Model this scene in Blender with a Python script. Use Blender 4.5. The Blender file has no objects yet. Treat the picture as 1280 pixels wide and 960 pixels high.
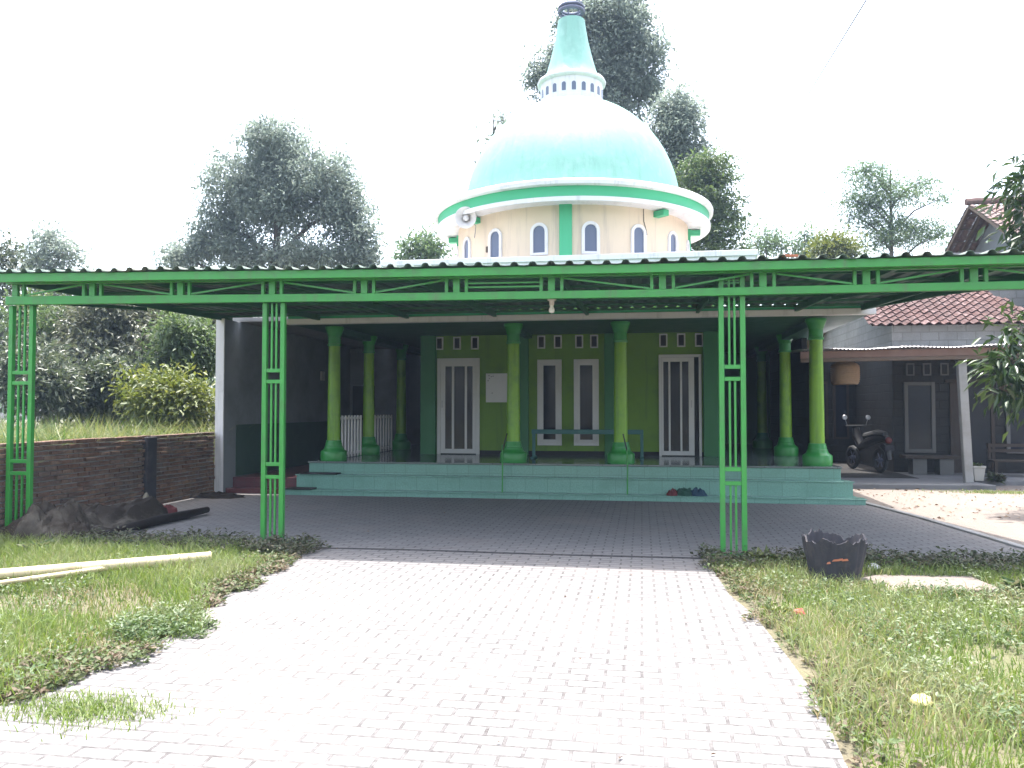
import bpy, bmesh, math, random
import numpy as np
from mathutils import Vector, Matrix, noise as mnoise
R_ = random.Random(7)
NP = np.random.default_rng(11)
scene = bpy.context.scene
COL = scene.collection
rad = math.radians

# ------------------------------------------------------------------ camera
EYE = 1.57; YAW = rad(9.2); PITCH = math.atan2(32, 1000)
cam = bpy.data.cameras.new('camera'); camo = bpy.data.objects.new('camera', cam); COL.objects.link(camo)
camo.location = (0, 0, EYE)
camo.rotation_euler = (rad(90) + PITCH, 0, YAW)
cam.sensor_width = 36; cam.lens = 36 * 1000 / 1280; cam.clip_end = 2000; cam.clip_start = .05
scene.camera = camo

def at(px, py, y):
    """world point on the vertical plane at depth y seen at photo pixel (px, py) of the survey photo"""
    a = (px - 640) / 1000; b = (480 - py) / 1000
    fz = math.cos(PITCH) - b * math.sin(PITCH); up = math.sin(PITCH) + b * math.cos(PITCH)
    c, s = math.cos(YAW), math.sin(YAW)
    rx, ry = a * c - fz * s, a * s + fz * c
    t = y / ry
    return Vector((rx * t, y, EYE + up * t))

# ------------------------------------------------------------------ materials
MATS = {}
def newmat(name):
    m = bpy.data.materials.new(name); m.use_nodes = True
    nt = m.node_tree
    for n in list(nt.nodes): nt.nodes.remove(n)
    out = nt.nodes.new('ShaderNodeOutputMaterial')
    b = nt.nodes.new('ShaderNodeBsdfPrincipled')
    nt.links.new(b.outputs[0], out.inputs[0])
    MATS[name] = m
    return m, nt, b, out
def rgb(c): return (c[0], c[1], c[2], 1)
def N(nt, t, **kw):
    n = nt.nodes.new(t)
    for k, v in kw.items(): setattr(n, k, v)
    return n
def mixc(nt, fac, a, b):
    m = N(nt, 'ShaderNodeMix', data_type='RGBA')
    for s, v in ((m.inputs[0], fac), (m.inputs[6], a), (m.inputs[7], b)):
        if hasattr(v, 'is_linked') or hasattr(v, 'links'): nt.links.new(v, s)
        elif isinstance(v, (int, float)): s.default_value = v
        else: s.default_value = rgb(v)
    return m.outputs[2]
def noise(nt, vec, scale, detail=4, rough=.6):
    n = N(nt, 'ShaderNodeTexNoise'); n.inputs['Scale'].default_value = scale
    n.inputs['Detail'].default_value = detail; n.inputs['Roughness'].default_value = rough
    if vec is not None: nt.links.new(vec, n.inputs['Vector'])
    return n.outputs[0]
def ramp(nt, fac, p0, p1, c0=(0, 0, 0), c1=(1, 1, 1)):
    r = N(nt, 'ShaderNodeValToRGB'); r.color_ramp.elements[0].position = p0; r.color_ramp.elements[1].position = p1
    r.color_ramp.elements[0].color = rgb(c0); r.color_ramp.elements[1].color = rgb(c1)
    nt.links.new(fac, r.inputs[0]); return r.outputs[0]
def bump(nt, b, h, dist=.01, strength=.5):
    n = N(nt, 'ShaderNodeBump'); n.inputs['Strength'].default_value = strength; n.inputs['Distance'].default_value = dist
    nt.links.new(h, n.inputs['Height']); nt.links.new(n.outputs[0], b.inputs['Normal'])
def objco(nt):
    return N(nt, 'ShaderNodeTexCoord').outputs['Object']
def pm(name, c1, c2=None, scale=3, rough=.6, bdist=0, bscale=30, metal=0, dirt=None, dscale=1.2, dlo=.5, dhi=.75, spec=.5, streak=None, slo=.55, shi=.8):
    m, nt, b, out = newmat(name)
    v = objco(nt)
    c2 = c2 or tuple(x * .8 for x in c1)
    col = mixc(nt, noise(nt, v, scale), c1, c2)
    if dirt:
        col = mixc(nt, ramp(nt, noise(nt, v, dscale, 6, .7), dlo, dhi), col, dirt)
    if streak:
        mp = N(nt, 'ShaderNodeMapping'); mp.inputs['Scale'].default_value = (7, 7, .55); nt.links.new(v, mp.inputs['Vector'])
        col = mixc(nt, ramp(nt, noise(nt, mp.outputs[0], 1, 6, .65), slo, shi), col, streak)
    nt.links.new(col, b.inputs['Base Color'])
    rr = N(nt, 'ShaderNodeMapRange'); nt.links.new(noise(nt, v, scale * 2.3), rr.inputs[0])
    rr.inputs[3].default_value = max(.03, rough - .08); rr.inputs[4].default_value = min(1, rough + .1)
    nt.links.new(rr.outputs[0], b.inputs['Roughness'])
    b.inputs['Metallic'].default_value = metal
    b.inputs['Specular IOR Level'].default_value = spec
    if bdist: bump(nt, b, noise(nt, v, bscale, 5), bdist, .6)
    return m
def brickmat(name, u, bw, bh, mortar, c1, c2, cm, rough=.85, dirt=None, bd=.006, offs=.5, dscale=1.0, dlo=.45, dhi=.75, spec=.3):
    """u: 'x','y' or 'xy' (boxes seen on both faces), or 'ground' for x/y"""
    m, nt, b, out = newmat(name)
    v = objco(nt)
    s = N(nt, 'ShaderNodeSeparateXYZ'); nt.links.new(v, s.inputs[0])
    cb = N(nt, 'ShaderNodeCombineXYZ')
    if u == 'ground':
        nt.links.new(s.outputs[0], cb.inputs[0]); nt.links.new(s.outputs[1], cb.inputs[1])
    else:
        if u == 'xy':
            a = N(nt, 'ShaderNodeMath', operation='ADD'); nt.links.new(s.outputs[0], a.inputs[0]); nt.links.new(s.outputs[1], a.inputs[1]); uo = a.outputs[0]
        else: uo = s.outputs['xyz'.index(u)]
        nt.links.new(uo, cb.inputs[0]); nt.links.new(s.outputs[2], cb.inputs[1])
    # slightly wobbly joints
    wn = N(nt, 'ShaderNodeTexNoise'); wn.inputs['Scale'].default_value = 5; nt.links.new(v, wn.inputs['Vector'])
    wm = N(nt, 'ShaderNodeVectorMath', operation='MULTIPLY_ADD'); nt.links.new(wn.outputs['Color'], wm.inputs[0])
    wm.inputs[1].default_value = (.012, .012, 0); nt.links.new(cb.outputs[0], wm.inputs[2])
    t = N(nt, 'ShaderNodeTexBrick'); t.offset = offs; nt.links.new(wm.outputs[0], t.inputs['Vector'])
    t.inputs['Scale'].default_value = 1; t.inputs['Brick Width'].default_value = bw; t.inputs['Row Height'].default_value = bh
    t.inputs['Mortar Size'].default_value = mortar; t.inputs['Mortar Smooth'].default_value = .3; t.inputs['Bias'].default_value = 0
    t.inputs['Color1'].default_value = rgb(c1); t.inputs['Color2'].default_value = rgb(c2); t.inputs['Mortar'].default_value = rgb(cm)
    col = t.outputs['Color']
    n1 = noise(nt, v, 2.5, 6, .7)
    col = mixc(nt, ramp(nt, noise(nt, v, 40, 4), .35, .75), col, tuple(x * .72 for x in c1))
    if dirt: col = mixc(nt, ramp(nt, noise(nt, v, dscale, 6, .7), dlo, dhi), col, dirt)
    nt.links.new(col, b.inputs['Base Color']); b.inputs['Roughness'].default_value = rough
    b.inputs['Specular IOR Level'].default_value = spec
    if u == 'ground':
        dust = mixc(nt, ramp(nt, noise(nt, v, 1.7, 5, .7), .42, .62), t.inputs['Mortar'].default_value[:3], (.10, .093, .089))
        nt.links.new(dust, t.inputs['Mortar'])
    inv = N(nt, 'ShaderNodeMath', operation='MULTIPLY_ADD'); nt.links.new(t.outputs['Fac'], inv.inputs[0])
    inv.inputs[1].default_value = -1; nt.links.new(ramp(nt, noise(nt, v, 25, 5), .2, 1, (0, 0, 0), (.5, .5, .5)), inv.inputs[2])
    bump(nt, b, inv.outputs[0], bd, .8)
    return m
def leafmat(name, cols, rough=.45, trans=.3, spec=.5):
    """cols: list of colours chosen by a per-leaf random value"""
    m, nt, b, out = newmat(name)
    a = N(nt, 'ShaderNodeAttribute', attribute_name='tint')
    r = N(nt, 'ShaderNodeValToRGB'); nt.links.new(a.outputs['Fac'], r.inputs[0])
    e = r.color_ramp.elements
    while len(e) < len(cols): e.new(.5)
    for i, c in enumerate(cols):
        e[i].position = i / (len(cols) - 1); e[i].color = rgb(c)
    nt.links.new(r.outputs[0], b.inputs['Base Color'])
    b.inputs['Roughness'].default_value = rough; b.inputs['Specular IOR Level'].default_value = spec
    tr = N(nt, 'ShaderNodeBsdfTranslucent')
    hs = N(nt, 'ShaderNodeHueSaturation'); hs.inputs['Saturation'].default_value = 1.15; hs.inputs['Value'].default_value = 1.3
    hs.inputs['Hue'].default_value = .485
    nt.links.new(r.outputs[0], hs.inputs['Color']); nt.links.new(hs.outputs[0], tr.inputs['Color'])
    mx = N(nt, 'ShaderNodeMixShader'); mx.inputs[0].default_value = trans
    nt.links.new(b.outputs[0], mx.inputs[1]); nt.links.new(tr.outputs[0], mx.inputs[2]); nt.links.new(mx.outputs[0], out.inputs[0])
    return m

M = {}
M['steel_green'] = pm('green_gloss_paint', (.038, .27, .042), (.03, .215, .037), 6, .38, .0008, 60, dirt=(.05, .17, .045), dscale=3.5, dlo=.5, dhi=.72, streak=(.07, .15, .05), slo=.58, shi=.75)
M['steel_dark'] = pm('dark_green_paint', (.03, .13, .06), (.022, .10, .05), 5, .5)
M['zinc'] = pm('weathered_sheet', (.065, .12, .095), (.045, .085, .065), 3, .55, dirt=(.13, .12, .09), dscale=.8)
M['col_shaft'] = pm('lime_column_paint', (.20, .41, .018), (.17, .36, .016), 4, .35, .001, 40, dirt=(.11, .25, .03), dscale=2, dlo=.5, dhi=.75, streak=(.08, .18, .02), slo=.52, shi=.8)
M['col_base'] = pm('green_column_paint', (.03, .26, .045), (.025, .21, .04), 4, .35, .001, 40)
M['wall_lime'] = pm('lime_wall_paint', (.115, .235, .008), (.10, .205, .008), 2, .6, .0012, 80, dirt=(.06, .13, .016), dscale=1.2, dlo=.5, dhi=.8, streak=(.05, .105, .014), slo=.55, shi=.85)
M['white_frame'] = pm('white_door_frames', (.56, .56, .55), (.50, .50, .49), 3, .4, .001, 60, dirt=(.42, .42, .40), dscale=1.5, dlo=.55, dhi=.8)
M['wall_green'] = pm('green_wall_paint', (.018, .15, .042), (.015, .125, .036), 2, .5, .001, 80)
M['beam_green'] = pm('deep_green_beam', (.018, .085, .045), (.014, .07, .038), 2, .5)
M['white'] = pm('white_paint', (.70, .68, .68), (.62, .60, .60), 3, .5, .001, 60, dirt=(.46, .44, .42), dscale=1.5, dlo=.55, dhi=.85, streak=(.36, .35, .33), slo=.55, shi=.85)
M['cream'] = pm('cream_paint', (.66, .54, .40), (.62, .505, .37), 1.5, .7, .0015, 60, dirt=(.55, .44, .36), dscale=1.3, dlo=.6, dhi=.9, streak=(.42, .34, .28), slo=.52, shi=.85)
M['dome_green'] = pm('mint_dome_paint', (.20, .41, .34), (.155, .35, .285), 1.6, .55, .006, 9, dirt=(.25, .45, .39), dscale=3, dlo=.5, dhi=.8, streak=(.12, .27, .22), slo=.5, shi=.85)
M['band_green'] = pm('band_paint', (.05, .40, .19), (.045, .36, .17), 2, .5)
M['glass'] = pm('dark_glass', (.012, .014, .022), (.02, .022, .032), 1.5, .10, spec=.3)
M['glass_blue'] = pm('blue_grey_glass', (.10, .12, .18), (.08, .10, .16), 2, .3)
M['dark'] = pm('dark_void', (.012, .012, .014), (.018, .018, .02), 2, .8)
M['horn'] = pm('horn_grey', (.62, .58, .57), (.55, .52, .51), 4, .45)
M['iron'] = pm('bluish_iron', (.09, .10, .15), (.13, .14, .2), 9, .5, metal=.3)
M['grey_plaster'] = pm('grey_plaster', (.20, .22, .24), (.16, .175, .19), 1.4, .8, .003, 30, dirt=(.10, .11, .12), dscale=.9, dlo=.45, dhi=.8)
M['dado'] = pm('dark_green_dado', (.035, .08, .055), (.028, .06, .045), 2, .5)
M['concrete'] = pm('concrete', (.30, .295, .285), (.24, .235, .23), 1.5, .9, .004, 25, dirt=(.2, .19, .17), dscale=1.2)
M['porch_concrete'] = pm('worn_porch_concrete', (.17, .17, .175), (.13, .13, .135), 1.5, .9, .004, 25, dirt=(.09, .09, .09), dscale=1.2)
M['dim_frame'] = pm('dim_cement_frames', (.12, .118, .112), (.09, .088, .085), 3, .8)
M['dark_wood'] = pm('dark_old_wood', (.045, .03, .022), (.028, .02, .015), 5, .8, .003, 20)
M['wood'] = pm('weathered_wood', (.13, .09, .06), (.08, .055, .04), 5, .8, .003, 20)
M['rust_tin'] = pm('rusty_tin', (.16, .08, .06), (.22, .14, .11), 4, .6)
M['tin'] = pm('bright_tin', (.5, .5, .52), (.38, .36, .36), 3, .35, metal=.6)
M['rubber'] = pm('black_rubber', (.02, .02, .022), (.03, .03, .03), 8, .8)
M['mat'] = pm('black_mat', (.018, .02, .022), (.03, .03, .03), 30, .9, .004, 90)
M['teal'] = pm('teal_paint', (.03, .14, .13), (.025, .11, .11), 4, .5)
M['paper'] = pm('white_board', (.62, .62, .62), (.55, .55, .55), 2, .6)
M['ink'] = pm('ink_marks', (.05, .05, .07), (.03, .03, .04), 9, .8)
M['bulb'] = pm('bulb_glass', (.8, .78, .72), (.75, .73, .68), 3, .25)
M['ceramic'] = pm('lamp_fitting', (.62, .52, .45), (.55, .46, .40), 6, .5)
M['bamboo'] = pm('pale_bamboo', (.52, .44, .28), (.42, .34, .20), 3, .55, .002, 20, dirt=(.3, .22, .13), dscale=3)
M['bark'] = pm('tree_bark', (.12, .10, .08), (.07, .06, .05), 5, .9, .015, 18)
M['red_plastic'] = pm('red_plastic', (.14, .01, .014), (.10, .01, .012), 3, .3)
M['motor_paint'] = pm('dark_motor_paint', (.012, .012, .014), (.008, .008, .01), 4, .4)
M['mirror'] = pm('mirror_chrome', (.4, .4, .42), (.35, .35, .36), 4, .3, metal=.6)
M['rattan'] = pm('woven_rattan', (.30, .20, .12), (.20, .13, .08), 14, .8, .003, 40)
M['tarp'] = pm('dirty_tarpaulin', (.036, .028, .022), (.018, .014, .011), 4, .75, .006, 14, dirt=(.085, .075, .062), dscale=2.6, dlo=.5, dhi=.7, spec=.12)
M['tarp_pale'] = pm('pale_rag', (.24, .22, .17), (.16, .14, .10), 6, .85)
M['tarp_roll'] = pm('rolled_tarpaulin', (.014, .011, .010), (.022, .017, .015), 9, .8, .006, 25, spec=.12)
M['charred'] = pm('charred_drum', (.055, .053, .06), (.03, .029, .034), 6, .8, .004, 30, dirt=(.085, .075, .07), dscale=4, spec=.2)
M['scrap_red'] = pm('red_litter', (.55, .10, .08), (.45, .07, .05), 6, .7)
M['scrap_pale'] = pm('pale_litter', (.66, .56, .25), (.5, .42, .2), 6, .8)
M['scrap_orange'] = pm('orange_scrap', (.45, .17, .09), (.36, .12, .06), 6, .8)
M['cloth_red'] = pm('red_cloth', (.14, .03, .03), (.10, .02, .02), 8, .95)
M['cloth_green'] = pm('green_cloth', (.02, .08, .05), (.015, .05, .04), 8, .95)
M['cloth_blue'] = pm('blue_cloth', (.02, .055, .09), (.015, .04, .07), 8, .95)
M['terracotta_pot'] = pm('pale_pot', (.42, .40, .36), (.35, .33, .30), 5, .8)
M['cable'] = pm('cable_black', (.05, .05, .05), (.04, .04, .04), 5, .7)

PAVE = brickmat('paving_blocks', 'ground', .212, .106, .0105, (.213, .203, .199), (.174, .167, .166), (.056, .051, .049), .9, dirt=(.205, .178, .165), bd=.008, dscale=.6, dlo=.5, dhi=.8)
STEPT = brickmat('mint_floor_tiles', 'xy', .40, .40, .004, (.19, .37, .30), (.165, .335, .27), (.09, .18, .15), .25, bd=.001, offs=0, dirt=(.13, .27, .21), dscale=2, dlo=.5, dhi=.8, spec=.5)
REDT = brickmat('red_patterned_tiles', 'xy', .2, .2, .006, (.13, .045, .05), (.10, .035, .04), (.07, .05, .05), .4, bd=.001, offs=0, spec=.5)
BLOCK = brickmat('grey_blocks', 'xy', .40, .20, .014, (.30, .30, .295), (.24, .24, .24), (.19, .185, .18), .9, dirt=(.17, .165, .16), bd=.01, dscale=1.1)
SHADEBLOCK = brickmat('shade_toned_blocks', 'xy', .40, .20, .012, (.034, .032, .031), (.027, .026, .025), (.021, .020, .019), .9, dirt=(.014, .013, .013), bd=.008, dscale=.9)  # same grey blocks, porch and carport shade put into the colour
# polished veranda floor
def _floor():
    m, nt, b, out = newmat('polished_floor_tiles')
    v = objco(nt)
    t = N(nt, 'ShaderNodeTexBrick'); t.offset = 0; nt.links.new(v, t.inputs['Vector']); t.inputs['Scale'].default_value = 1
    t.inputs['Brick Width'].default_value = .4; t.inputs['Row Height'].default_value = .4; t.inputs['Mortar Size'].default_value = .004
    t.inputs['Color1'].default_value = rgb((.16, .19, .18)); t.inputs['Color2'].default_value = rgb((.14, .165, .16)); t.inputs['Mortar'].default_value = rgb((.06, .07, .07))
    nt.links.new(t.outputs[0], b.inputs['Base Color']); b.inputs['Roughness'].default_value = .13
    return m
FLOOR = _floor()
# ground soil / sand
def _ground():
    m, nt, b, out = newmat('soil_and_sand')
    v = objco(nt)
    soil = mixc(nt, noise(nt, v, 1.3, 6), (.15, .125, .085), (.10, .09, .055))
    green = mixc(nt, ramp(nt, noise(nt, v, .6, 5), .4, .6), soil, (.10, .10, .045))
    nt.links.new(green, b.inputs['Base Color']); b.inputs['Roughness'].default_value = .95
    bump(nt, b, noise(nt, v, 18, 6), .03, .8)
    return m
GROUND = _ground()
def _sand():
    m, nt, b, out = newmat('pale_sand')
    v = objco(nt)
    c = mixc(nt, noise(nt, v, 2, 6, .7), (.215, .18, .155), (.165, .14, .118))
    c = mixc(nt, ramp(nt, noise(nt, v, 22, 4, .7), .62, .72), c, (.10, .08, .062))
    nt.links.new(c, b.inputs['Base Color']); b.inputs['Roughness'].default_value = .95
    bump(nt, b, noise(nt, v, 14, 6), .03, .9)
    return m
SAND = _sand()
# tinted solids (bricks, roof tiles)
def tintmat(name, cols, rough, bd, bs, dirt=None):
    m, nt, b, out = newmat(name)
    v = objco(nt)
    a = N(nt, 'ShaderNodeAttribute', attribute_name='tint')
    r = N(nt, 'ShaderNodeValToRGB'); nt.links.new(a.outputs['Fac'], r.inputs[0]); e = r.color_ramp.elements
    while len(e) < len(cols): e.new(.5)
    for i, c in enumerate(cols): e[i].position = i / (len(cols) - 1); e[i].color = rgb(c)
    c = mixc(nt, ramp(nt, noise(nt, v, 12, 5, .7), .35, .8), r.outputs[0], tuple(x * .55 for x in cols[0]))
    if dirt: c = mixc(nt, ramp(nt, noise(nt, v, 1.1, 6, .7), .45, .75), c, dirt)
    nt.links.new(c, b.inputs['Base Color']); b.inputs['Roughness'].default_value = rough
    b.inputs['Specular IOR Level'].default_value = .2
    bump(nt, b, noise(nt, v, bs, 5), bd, .8)
    return m
BRICK = tintmat('old_bricks', [(.15, .085, .06), (.22, .13, .09), (.27, .18, .13), (.13, .09, .075)], .95, .012, 22, (.10, .085, .075))
TILE = tintmat('clay_roof_tiles', [(.075, .040, .038), (.12, .068, .062), (.10, .058, .055), (.18, .12, .115)], .85, .004, 25, (.075, .055, .052))
TILE_OLD = tintmat('old_mossy_roof_tiles', [(.16, .10, .09), (.22, .15, .135), (.19, .14, .13), (.27, .2, .19)], .9, .004, 25, (.11, .09, .085))

# ------------------------------------------------------------------ scene-graph helpers
def tag(o, label=None, cat=None, group=None, kind=None):
    if label: o['label'] = label
    if cat: o['category'] = cat
    if group: o['group'] = group
    if kind: o['kind'] = kind
    return o
def thing(name, loc, label, cat, group=None):
    o = bpy.data.objects.new(name, None); COL.objects.link(o); o.location = loc; o.empty_display_size = .3
    return tag(o, label, cat, group)
def origin(o):
    p = Vector((0, 0, 0))
    while o is not None: p = p + Vector(o.location); o = o.parent
    return p
def link(name, me, mat, parent=None, loc=None):
    o = bpy.data.objects.new(name, me); COL.objects.link(o)
    if mat is not None: me.materials.append(mat)
    if parent is not None: o.parent = parent
    if loc is not None: o.location = loc
    return o
class MB:
    """collects solids in world coordinates, builds ONE mesh"""
    def __init__(s): s.v = []; s.f = []; s.smooth = []; s.t = []
    def add(s, vs, fs, smooth=False, tint=0.):
        o = len(s.v); s.v += [tuple(p) for p in vs]; s.f += [[i + o for i in f] for f in fs]; s.smooth += [smooth] * len(fs); s.t += [tint] * len(vs)
        return s
    def box(s, x0, x1, y0, y1, z0, z1, tint=0.):
        v = [(x, y, z) for z in (z0, z1) for y in (y0, y1) for x in (x0, x1)]
        return s.add(v, [(0, 2, 3, 1), (4, 5, 7, 6), (0, 1, 5, 4), (2, 6, 7, 3), (0, 4, 6, 2), (1, 3, 7, 5)], tint=tint)
    def bar(s, p, q, w, h, up=(0, 0, 1)):
        p, q = Vector(p), Vector(q); d = (q - p).normalized(); up = Vector(up)
        if abs(d.dot(up)) > .98: up = Vector((0, 1, 0))
        a = d.cross(up).normalized(); b = a.cross(d).normalized()
        v = [c + a * i * w / 2 + b * j * h / 2 for c in (p, q) for i, j in ((-1, -1), (1, -1), (1, 1), (-1, 1))]
        return s.add(v, [(3, 2, 1, 0), (4, 5, 6, 7), (0, 1, 5, 4), (1, 2, 6, 5), (2, 3, 7, 6), (3, 0, 4, 7)])
    def tube(s, pts, rs, n=10, caps=True):
        pts = [Vector(p) for p in pts]
        if not hasattr(rs, '__len__'): rs = [rs] * len(pts)
        vs = []; fs = []
        ref = None
        for i, p in enumerate(pts):
            d = (pts[min(i + 1, len(pts) - 1)] - pts[max(i - 1, 0)]).normalized()
            if ref is None: ref = Vector((0, 0, 1)) if abs(d.z) < .9 else Vector((1, 0, 0))
            a = d.cross(ref).normalized(); b = a.cross(d).normalized(); ref = b
            for k in range(n):
                t = 2 * math.pi * k / n; vs.append(p + (a * math.cos(t) + b * math.sin(t)) * rs[i])
        for i in range(len(pts) - 1):
            for k in range(n):
                fs.append((i * n + k, i * n + (k + 1) % n, (i + 1) * n + (k + 1) % n, (i + 1) * n + k))
        s.add(vs, fs, True)
        if caps:
            o = len(s.v) - len(vs)
            s.f.append([o + k for k in range(n)][::-1]); s.f.append([o + (len(pts) - 1) * n + k for k in range(n)]); s.smooth += [False, False]
        return s
    def lathe(s, prof, c=(0, 0, 0), n=40, a0=0, a1=2 * math.pi, mtx=None, smooth=True):
        full = abs(a1 - a0 - 2 * math.pi) < 1e-6
        m = n if full else n + 1
        vs = []; fs = []
        for r, z in prof:
            for k in range(m):
                t = a0 + (a1 - a0) * k / n
                p = Vector((r * math.cos(t), r * math.sin(t), z))
                if mtx is not None: p = mtx @ p
                vs.append(p + Vector(c))
        for i in range(len(prof) - 1):
            for k in range(n if not full else m):
                k2 = (k + 1) % m if full else k + 1
                fs.append((i * m + k, i * m + k2, (i + 1) * m + k2, (i + 1) * m + k))
        return s.add(vs, fs, smooth)
    def prism(s, poly, z0, z1):
        n = len(poly)
        v = [(x, y, z0) for x, y in poly] + [(x, y, z1) for x, y in poly]
        return s.add(v, [list(range(n))[::-1], list(range(n, 2 * n))] + [(i, (i + 1) % n, (i + 1) % n + n, i + n) for i in range(n)])
    def build(s, name, mat, parent=None, bevel=0, origin_at=None, autosmooth=35):
        off = origin(parent) if parent is not None else Vector(origin_at or (0, 0, 0))
        me = bpy.data.meshes.new(name)
        me.from_pydata([(p[0] - off.x, p[1] - off.y, p[2] - off.z) for p in s.v], [], s.f)
        bm = bmesh.new(); bm.from_mesh(me); bmesh.ops.recalc_face_normals(bm, faces=bm.faces); bm.to_mesh(me); bm.free()
        if any(s.smooth):
            me.polygons.foreach_set('use_smooth', s.smooth)
            me.set_sharp_from_angle(angle=rad(autosmooth))
        if any(s.t):
            a = me.attributes.new('tint', 'FLOAT', 'POINT'); a.data.foreach_set('value', s.t)
        o = link(name, me, mat, parent, None if parent is not None else off)
        if bevel:
            b = o.modifiers.new('bevel', 'BEVEL'); b.width = bevel; b.segments = 2; b.limit_method = 'ANGLE'; b.angle_limit = rad(40)
        return o
def copy_tree(o, parent=None):
    c = o.copy(); COL.objects.link(c)
    if parent is not None: c.parent = parent
    for ch in list(o.children): copy_tree(ch, c)
    return c

# ------------------------------------------------------------------ foliage
def norm(a): return a / np.maximum(np.linalg.norm(a, axis=1, keepdims=True), 1e-9)
def leaves_mesh(name, C, D, S, width, tint, fold=.25, curve=0.):
    """C centres (base of leaf), D directions, S lengths -> folded 6-vertex leaves"""
    n = len(C)
    up = np.tile(np.array([[0, 0, 1.]]), (n, 1)) + NP.normal(0, .45, (n, 3))
    side = norm(np.cross(D, up)); nor = norm(np.cross(side, D))
    L = S[:, None]; W = (S * width)[:, None]
    base = C; tip = C + D * L - nor * L * curve
    mid = C + D * L * .45
    l = mid + side * W * .5 + nor * W * fold; r = mid - side * W * .5 + nor * W * fold
    V = np.stack([base, r, tip, l], axis=1).reshape(-1, 3)
    F = (np.arange(n)[:, None] * 4 + np.array([[0, 1, 2, 0, 2, 3]])).reshape(-1)
    me = bpy.data.meshes.new(name)
    me.vertices.add(n * 4); me.vertices.foreach_set('co', V.astype(np.float32).ravel())
    me.loops.add(n * 6); me.loops.foreach_set('vertex_index', F.astype(np.int32))
    me.polygons.add(n * 2); me.polygons.foreach_set('loop_start', (np.arange(n * 2) * 3).astype(np.int32))
    me.update(calc_edges=True)
    a = me.attributes.new('tint', 'FLOAT', 'POINT'); a.data.foreach_set('value', np.repeat(tint, 4).astype(np.float32))
    return me
def crown_points(clumps, n_twigs, per_twig, sigma, flat=1.):
    """clumps: (centre, (rx,ry,rz)). Twig centres fill the clumps, leaves gather round the twigs."""
    w = np.array([r[0] * r[1] * r[2] for c, r in clumps]) ** (2 / 3.); w /= w.sum()
    idx = NP.choice(len(clumps), n_twigs, p=w)
    cc = np.array([tuple(c) for c, r in clumps])[idx]; rr = np.array([r for c, r in clumps])[idx]
    d = norm(NP.normal(size=(n_twigs, 3))); u = NP.random((n_twigs, 1)) ** (1 / 2.3)
    T = cc + d * rr * u
    sg = sigma * NP.uniform(.6, 1.3, n_twigs)
    P = np.repeat(T, per_twig, axis=0) + NP.normal(size=(n_twigs * per_twig, 3)) * np.repeat(sg, per_twig)[:, None] * np.array([[1, 1, flat]])
    out = norm(P - np.repeat(T, per_twig, axis=0))
    return T, P, out, np.repeat(NP.random(n_twigs), per_twig)
def tree(name, label, group, base, clumps, mat, n_twigs, per_twig, sigma, leaf, trunk_r, width=.42, flat=1., droop=.25, split=.35, cat='tree', limbs=True, origin_z=0., bare=0):
    base = Vector(base)
    root = thing(name, base, label, cat, group)
    T, P, out, tt = crown_points(clumps, n_twigs, per_twig, sigma, flat)
    n = len(P)
    D = norm(out * .8 + NP.normal(size=(n, 3)) * .6 + np.array([[0, 0, -droop]]))
    S = leaf * NP.uniform(.65, 1.3, n)
    tint = np.clip(tt * .65 + NP.random(n) * .35, 0, 1)
    me = leaves_mesh('crown', P - np.array([tuple(base)]), D, S, width, tint, curve=.12)
    link('crown', me, mat, root)
    mb = MB()
    cen = sum((Vector(c) for c, r in clumps), Vector()) / len(clumps)
    zmin = min(c[2] - r[2] for c, r in clumps); zmax = max(c[2] for c, r in clumps)
    fork = base.lerp(Vector((cen.x, cen.y, base.z + (zmax - base.z) * split)), 1.)
    wob = lambda s: Vector((R_.uniform(-s, s), R_.uniform(-s, s), 0))
    mb.tube([base - Vector((0, 0, .15)), base.lerp(fork, .33) + wob(trunk_r * .5), base.lerp(fork, .7) + wob(trunk_r * .6), fork, Vector((cen.x, cen.y, zmax))],
            [trunk_r * 1.35, trunk_r, trunk_r * .88, trunk_r * .7, trunk_r * .18], 10)
    axis = lambda z: base.lerp(fork, (z - base.z) / max(.01, fork.z - base.z)) if z < fork.z else fork.lerp(Vector((cen.x, cen.y, zmax)), min(1, (z - fork.z) / max(.01, zmax - fork.z)))
    for c, r in clumps:
        c = Vector(c)
        zz = max(base.z + .3, c.z - abs((c - axis(c.z)).length) * .6 - .3)
        a = axis(min(zz, zmax))
        m_ = a.lerp(c, .5) + Vector((0, 0, .12 * (c - a).length)) + wob(.1)
        mb.tube([a, m_, c], [trunk_r * .38, trunk_r * .26, trunk_r * .1], 6)
    k = min(len(T), 160)
    cl = np.array([tuple(c) for c, r in clumps])
    for i in NP.choice(len(T), k, replace=False):
        j = np.argmin(((cl - T[i]) ** 2).sum(1))
        a = Vector(cl[j]); b = Vector(T[i])
        mb.tube([a, a.lerp(b, .5) + wob(.06), b], [trunk_r * .1, trunk_r * .07, trunk_r * .03], 4, False)
    mb.build('trunk', M['bark'], root)
    return root
def E(px, py, y, rx, ry, ryd=None):
    """an ellipsoidal clump centred where the survey photo shows it, sizes in metres from its photo size"""
    c = at(px, py, y); k = y / 1000 * 1.02
    return (c, (rx * k, (ryd or min(rx, 60)) * k, ry * k))

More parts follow.
